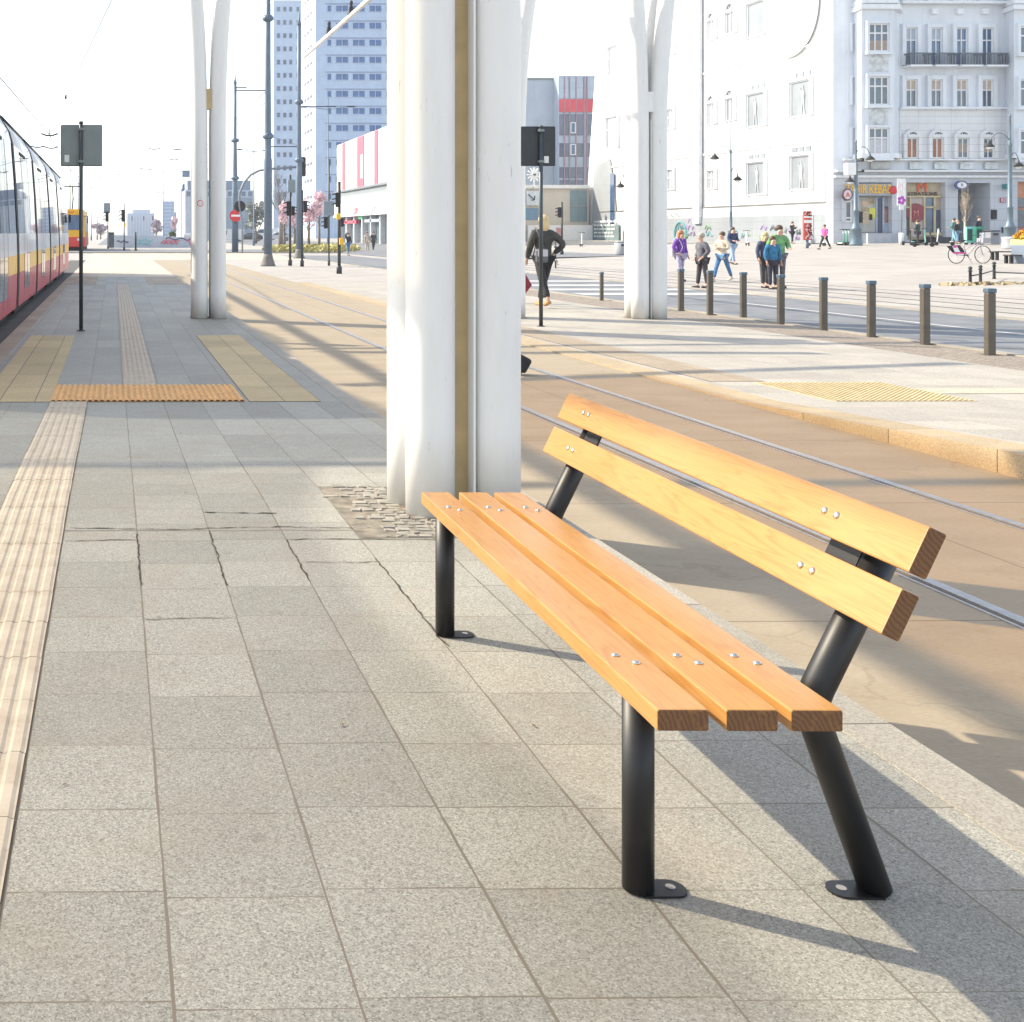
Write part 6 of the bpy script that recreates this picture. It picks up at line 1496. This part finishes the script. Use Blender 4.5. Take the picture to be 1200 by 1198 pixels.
for a, b in ((223, 241), (241.6, 260)):
    for xa, xb in ((668, 677), (677.6, 688)): part('window', mat('teal_glass', (.20, .28, .31), .15, 0, .15, .4), s, [(UU(xa), UU(xb), .003, .06, VV(b), VV(a))], M)
part('shop_window', mat('shop_blue_glass', (.12, .24, .36), .2), s, [(UU(615), UU(631), .003, .06, VV(258), VV(244))], M)
part('low_wall', WHITE, s, [(UU(615), UU(692), .5, 1.0, c.z-.1, VV(264))], M)
part('poster', mat('poster_rose', (.6, .3, .28), .6), s, [(UU(648), UU(655), 1.0, 1.05, VV(278), VV(267))], M)
ck = part('sign_board', mat('clock_board', (.62, .68, .72), .6), s, [(UU(616), UU(630.5), .06, .3, VV(241), VV(224))], M)
mb = MB(); q = lambda x, y: M @ Vector((UU(x), .33, VV(y))); mb.bar(q(618, 228), q(625, 234.5), .22, .06); mb.bar(q(625, 234.5), q(625.5, 230), .2, .06); mb.bar(q(625, 234.5), q(621.5, 235), .2, .06); mb.build('arrow_mark', BLK, ck)
mb = MB()
for k in range(6): a = k*math.pi/6; cc = q(625, 205); mb.bar(cc-Vector((math.cos(a)*.85, 0, math.sin(a)*.85)), cc+Vector((math.cos(a)*.85, 0, math.sin(a)*.85)), .18, .12)
mb.bar(q(625, 214), q(625, 222), .1, .1); mb.build('star_sign', WHITE, s)
# ---- far left and centre
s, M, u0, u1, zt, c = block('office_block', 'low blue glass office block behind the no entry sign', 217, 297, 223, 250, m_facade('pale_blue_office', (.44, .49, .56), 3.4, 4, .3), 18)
UU = lambda px: onY(px, 250, 250).x; VV = lambda py: onY(255, py, 250).z
part('roof_storey', mat('roof_storey_blue', (.16, .21, .30), .4), s, [(UU(220), UU(294), -16, -.5, zt, VV(211.5))], M)
for x in range(219, 296, 8): part('window', GLASSB, s, [(UU(x), UU(x+4.6), .003, .12, VV(230), VV(224.5))], M)
part('glass_front', mat('office_glass_front', (.22, .28, .36), .2, 0, .2, .2), s, [(UU(262), UU(296), .003, .2, VV(272), VV(232))], M)
s, M, u0, u1, zt, c = block('office_block', 'narrow pale office wing stepping down left of the twin tube column', 212, 224, 221, 262, m_facade('pale_wing', (.50, .56, .64), 3.4, 4, .3), 18)
for k in range(5): part('window', GLASSB, s, [(u0+.3, u1-.3, .003, .12, c.z+1.6+k*3.2, c.z+3.2+k*3.2)], M)
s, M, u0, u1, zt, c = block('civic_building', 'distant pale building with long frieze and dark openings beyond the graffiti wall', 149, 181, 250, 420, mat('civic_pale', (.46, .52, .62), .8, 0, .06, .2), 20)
part('attic', mat('civic_attic', (.50, .56, .66), .8), s, [(u0+2, u1-1.5, -18, -1, zt, zt+1.4)], M)
for x in (155.5, 167.8, 178.5): part('window', mat('civic_dark', (.06, .08, .14), .6), s, [(onY(x, 255, 420).x-.45, onY(x, 255, 420).x+.45, .003, .2, onY(165, 258.5, 420).z, onY(165, 253.5, 420).z)], M)
for k in range(8): x = u0+1.2+(u1-u0-2.4)*k/7; part('pilaster', mat('civic_pil', (.55, .6, .69), .8), s, [(x-.25, x+.25, .003, .4, c.z, zt-1)], M)
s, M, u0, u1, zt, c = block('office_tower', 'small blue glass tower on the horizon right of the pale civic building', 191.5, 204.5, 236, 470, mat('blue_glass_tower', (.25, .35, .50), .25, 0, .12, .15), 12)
for k in range(9): part('floor_band', mat('tower_band', (.36, .45, .60), .5), s, [(u0, u1, .003, .12, c.z+1.2+k*1.5, c.z+1.6+k*1.5)], M)
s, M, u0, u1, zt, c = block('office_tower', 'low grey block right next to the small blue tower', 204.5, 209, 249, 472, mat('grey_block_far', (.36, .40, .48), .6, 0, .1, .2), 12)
for k in range(5): part('floor_band', MC['tower_band'], s, [(u0, u1, .003, .12, c.z+1.2+k*1.5, c.z+1.6+k*1.5)], M)
# ------------------------------------------------------------------ light, sky, air, camera
SUN = Vector((-1.16, .656, 1.0)).normalized()
ld = bpy.data.lights.new('sun', 'SUN'); ld.energy = 3.15; ld.angle = R(.6); ld.color = (1.0, .885, .69)
lo = bpy.data.objects.new('sun', ld); COL.objects.link(lo); lo.rotation_euler = SUN.to_track_quat('Z', 'Y').to_euler(); lo.location = (-30, 20, 40)
w = bpy.data.worlds.new('World'); SC.world = w; w.use_nodes = True; nt = w.node_tree
sky = nt.nodes.new('ShaderNodeTexSky'); sky.sky_type = 'NISHITA'; sky.sun_disc = False; sky.sun_elevation = math.asin(SUN.z); sky.sun_rotation = math.atan2(SUN.x, SUN.y)
sky.air_density = 1.0; sky.dust_density = 1.0; sky.ozone_density = 1.2
hs = nt.nodes.new('ShaderNodeHueSaturation'); hs.inputs['Saturation'].default_value = .52
nt.links.new(sky.outputs[0], hs.inputs['Color']); nt.links.new(hs.outputs[0], nt.nodes['Background'].inputs[0]); nt.nodes['Background'].inputs[1].default_value = .15
SC.view_settings.view_transform = 'Standard'; SC.view_settings.look = 'None'; SC.view_settings.exposure = 1.32; SC.view_settings.gamma = 1
cd = bpy.data.cameras.new('camera'); cam = bpy.data.objects.new('camera', cd); COL.objects.link(cam)
cam.location = (0, 0, CH); cam.rotation_euler = (math.pi/2, 0, -A)
cd.sensor_fit = 'HORIZONTAL'; cd.sensor_width = 36; cd.lens = F/1200*36
cd.shift_x = (600-PX)/1200; cd.shift_y = -(599-PY)/1200
cd.clip_end = 6000; cd.clip_start = .05
SC.camera = cam
def haze():
    mb = MB(); mb.box(-320, 420, -60, 700, -1.6, 75); o = mb.build('haze', None) if False else None
    me = bpy.data.meshes.new('haze'); mb.bm.to_mesh(me); o = bpy.data.objects.new('haze', me); COL.objects.link(o); struct(o, 'stuff')
    m = bpy.data.materials.new('haze_air'); m.use_nodes = True; t = m.node_tree; t.nodes.remove(t.nodes['Principled BSDF'])
    v = t.nodes.new('ShaderNodeVolumePrincipled'); v.inputs['Color'].default_value = (.86, .92, 1, 1); v.inputs['Density'].default_value = .00045; v.inputs['Anisotropy'].default_value = .2
    t.links.new(v.outputs[0], t.nodes['Material Output'].inputs['Volume']); me.materials.append(m)
haze()
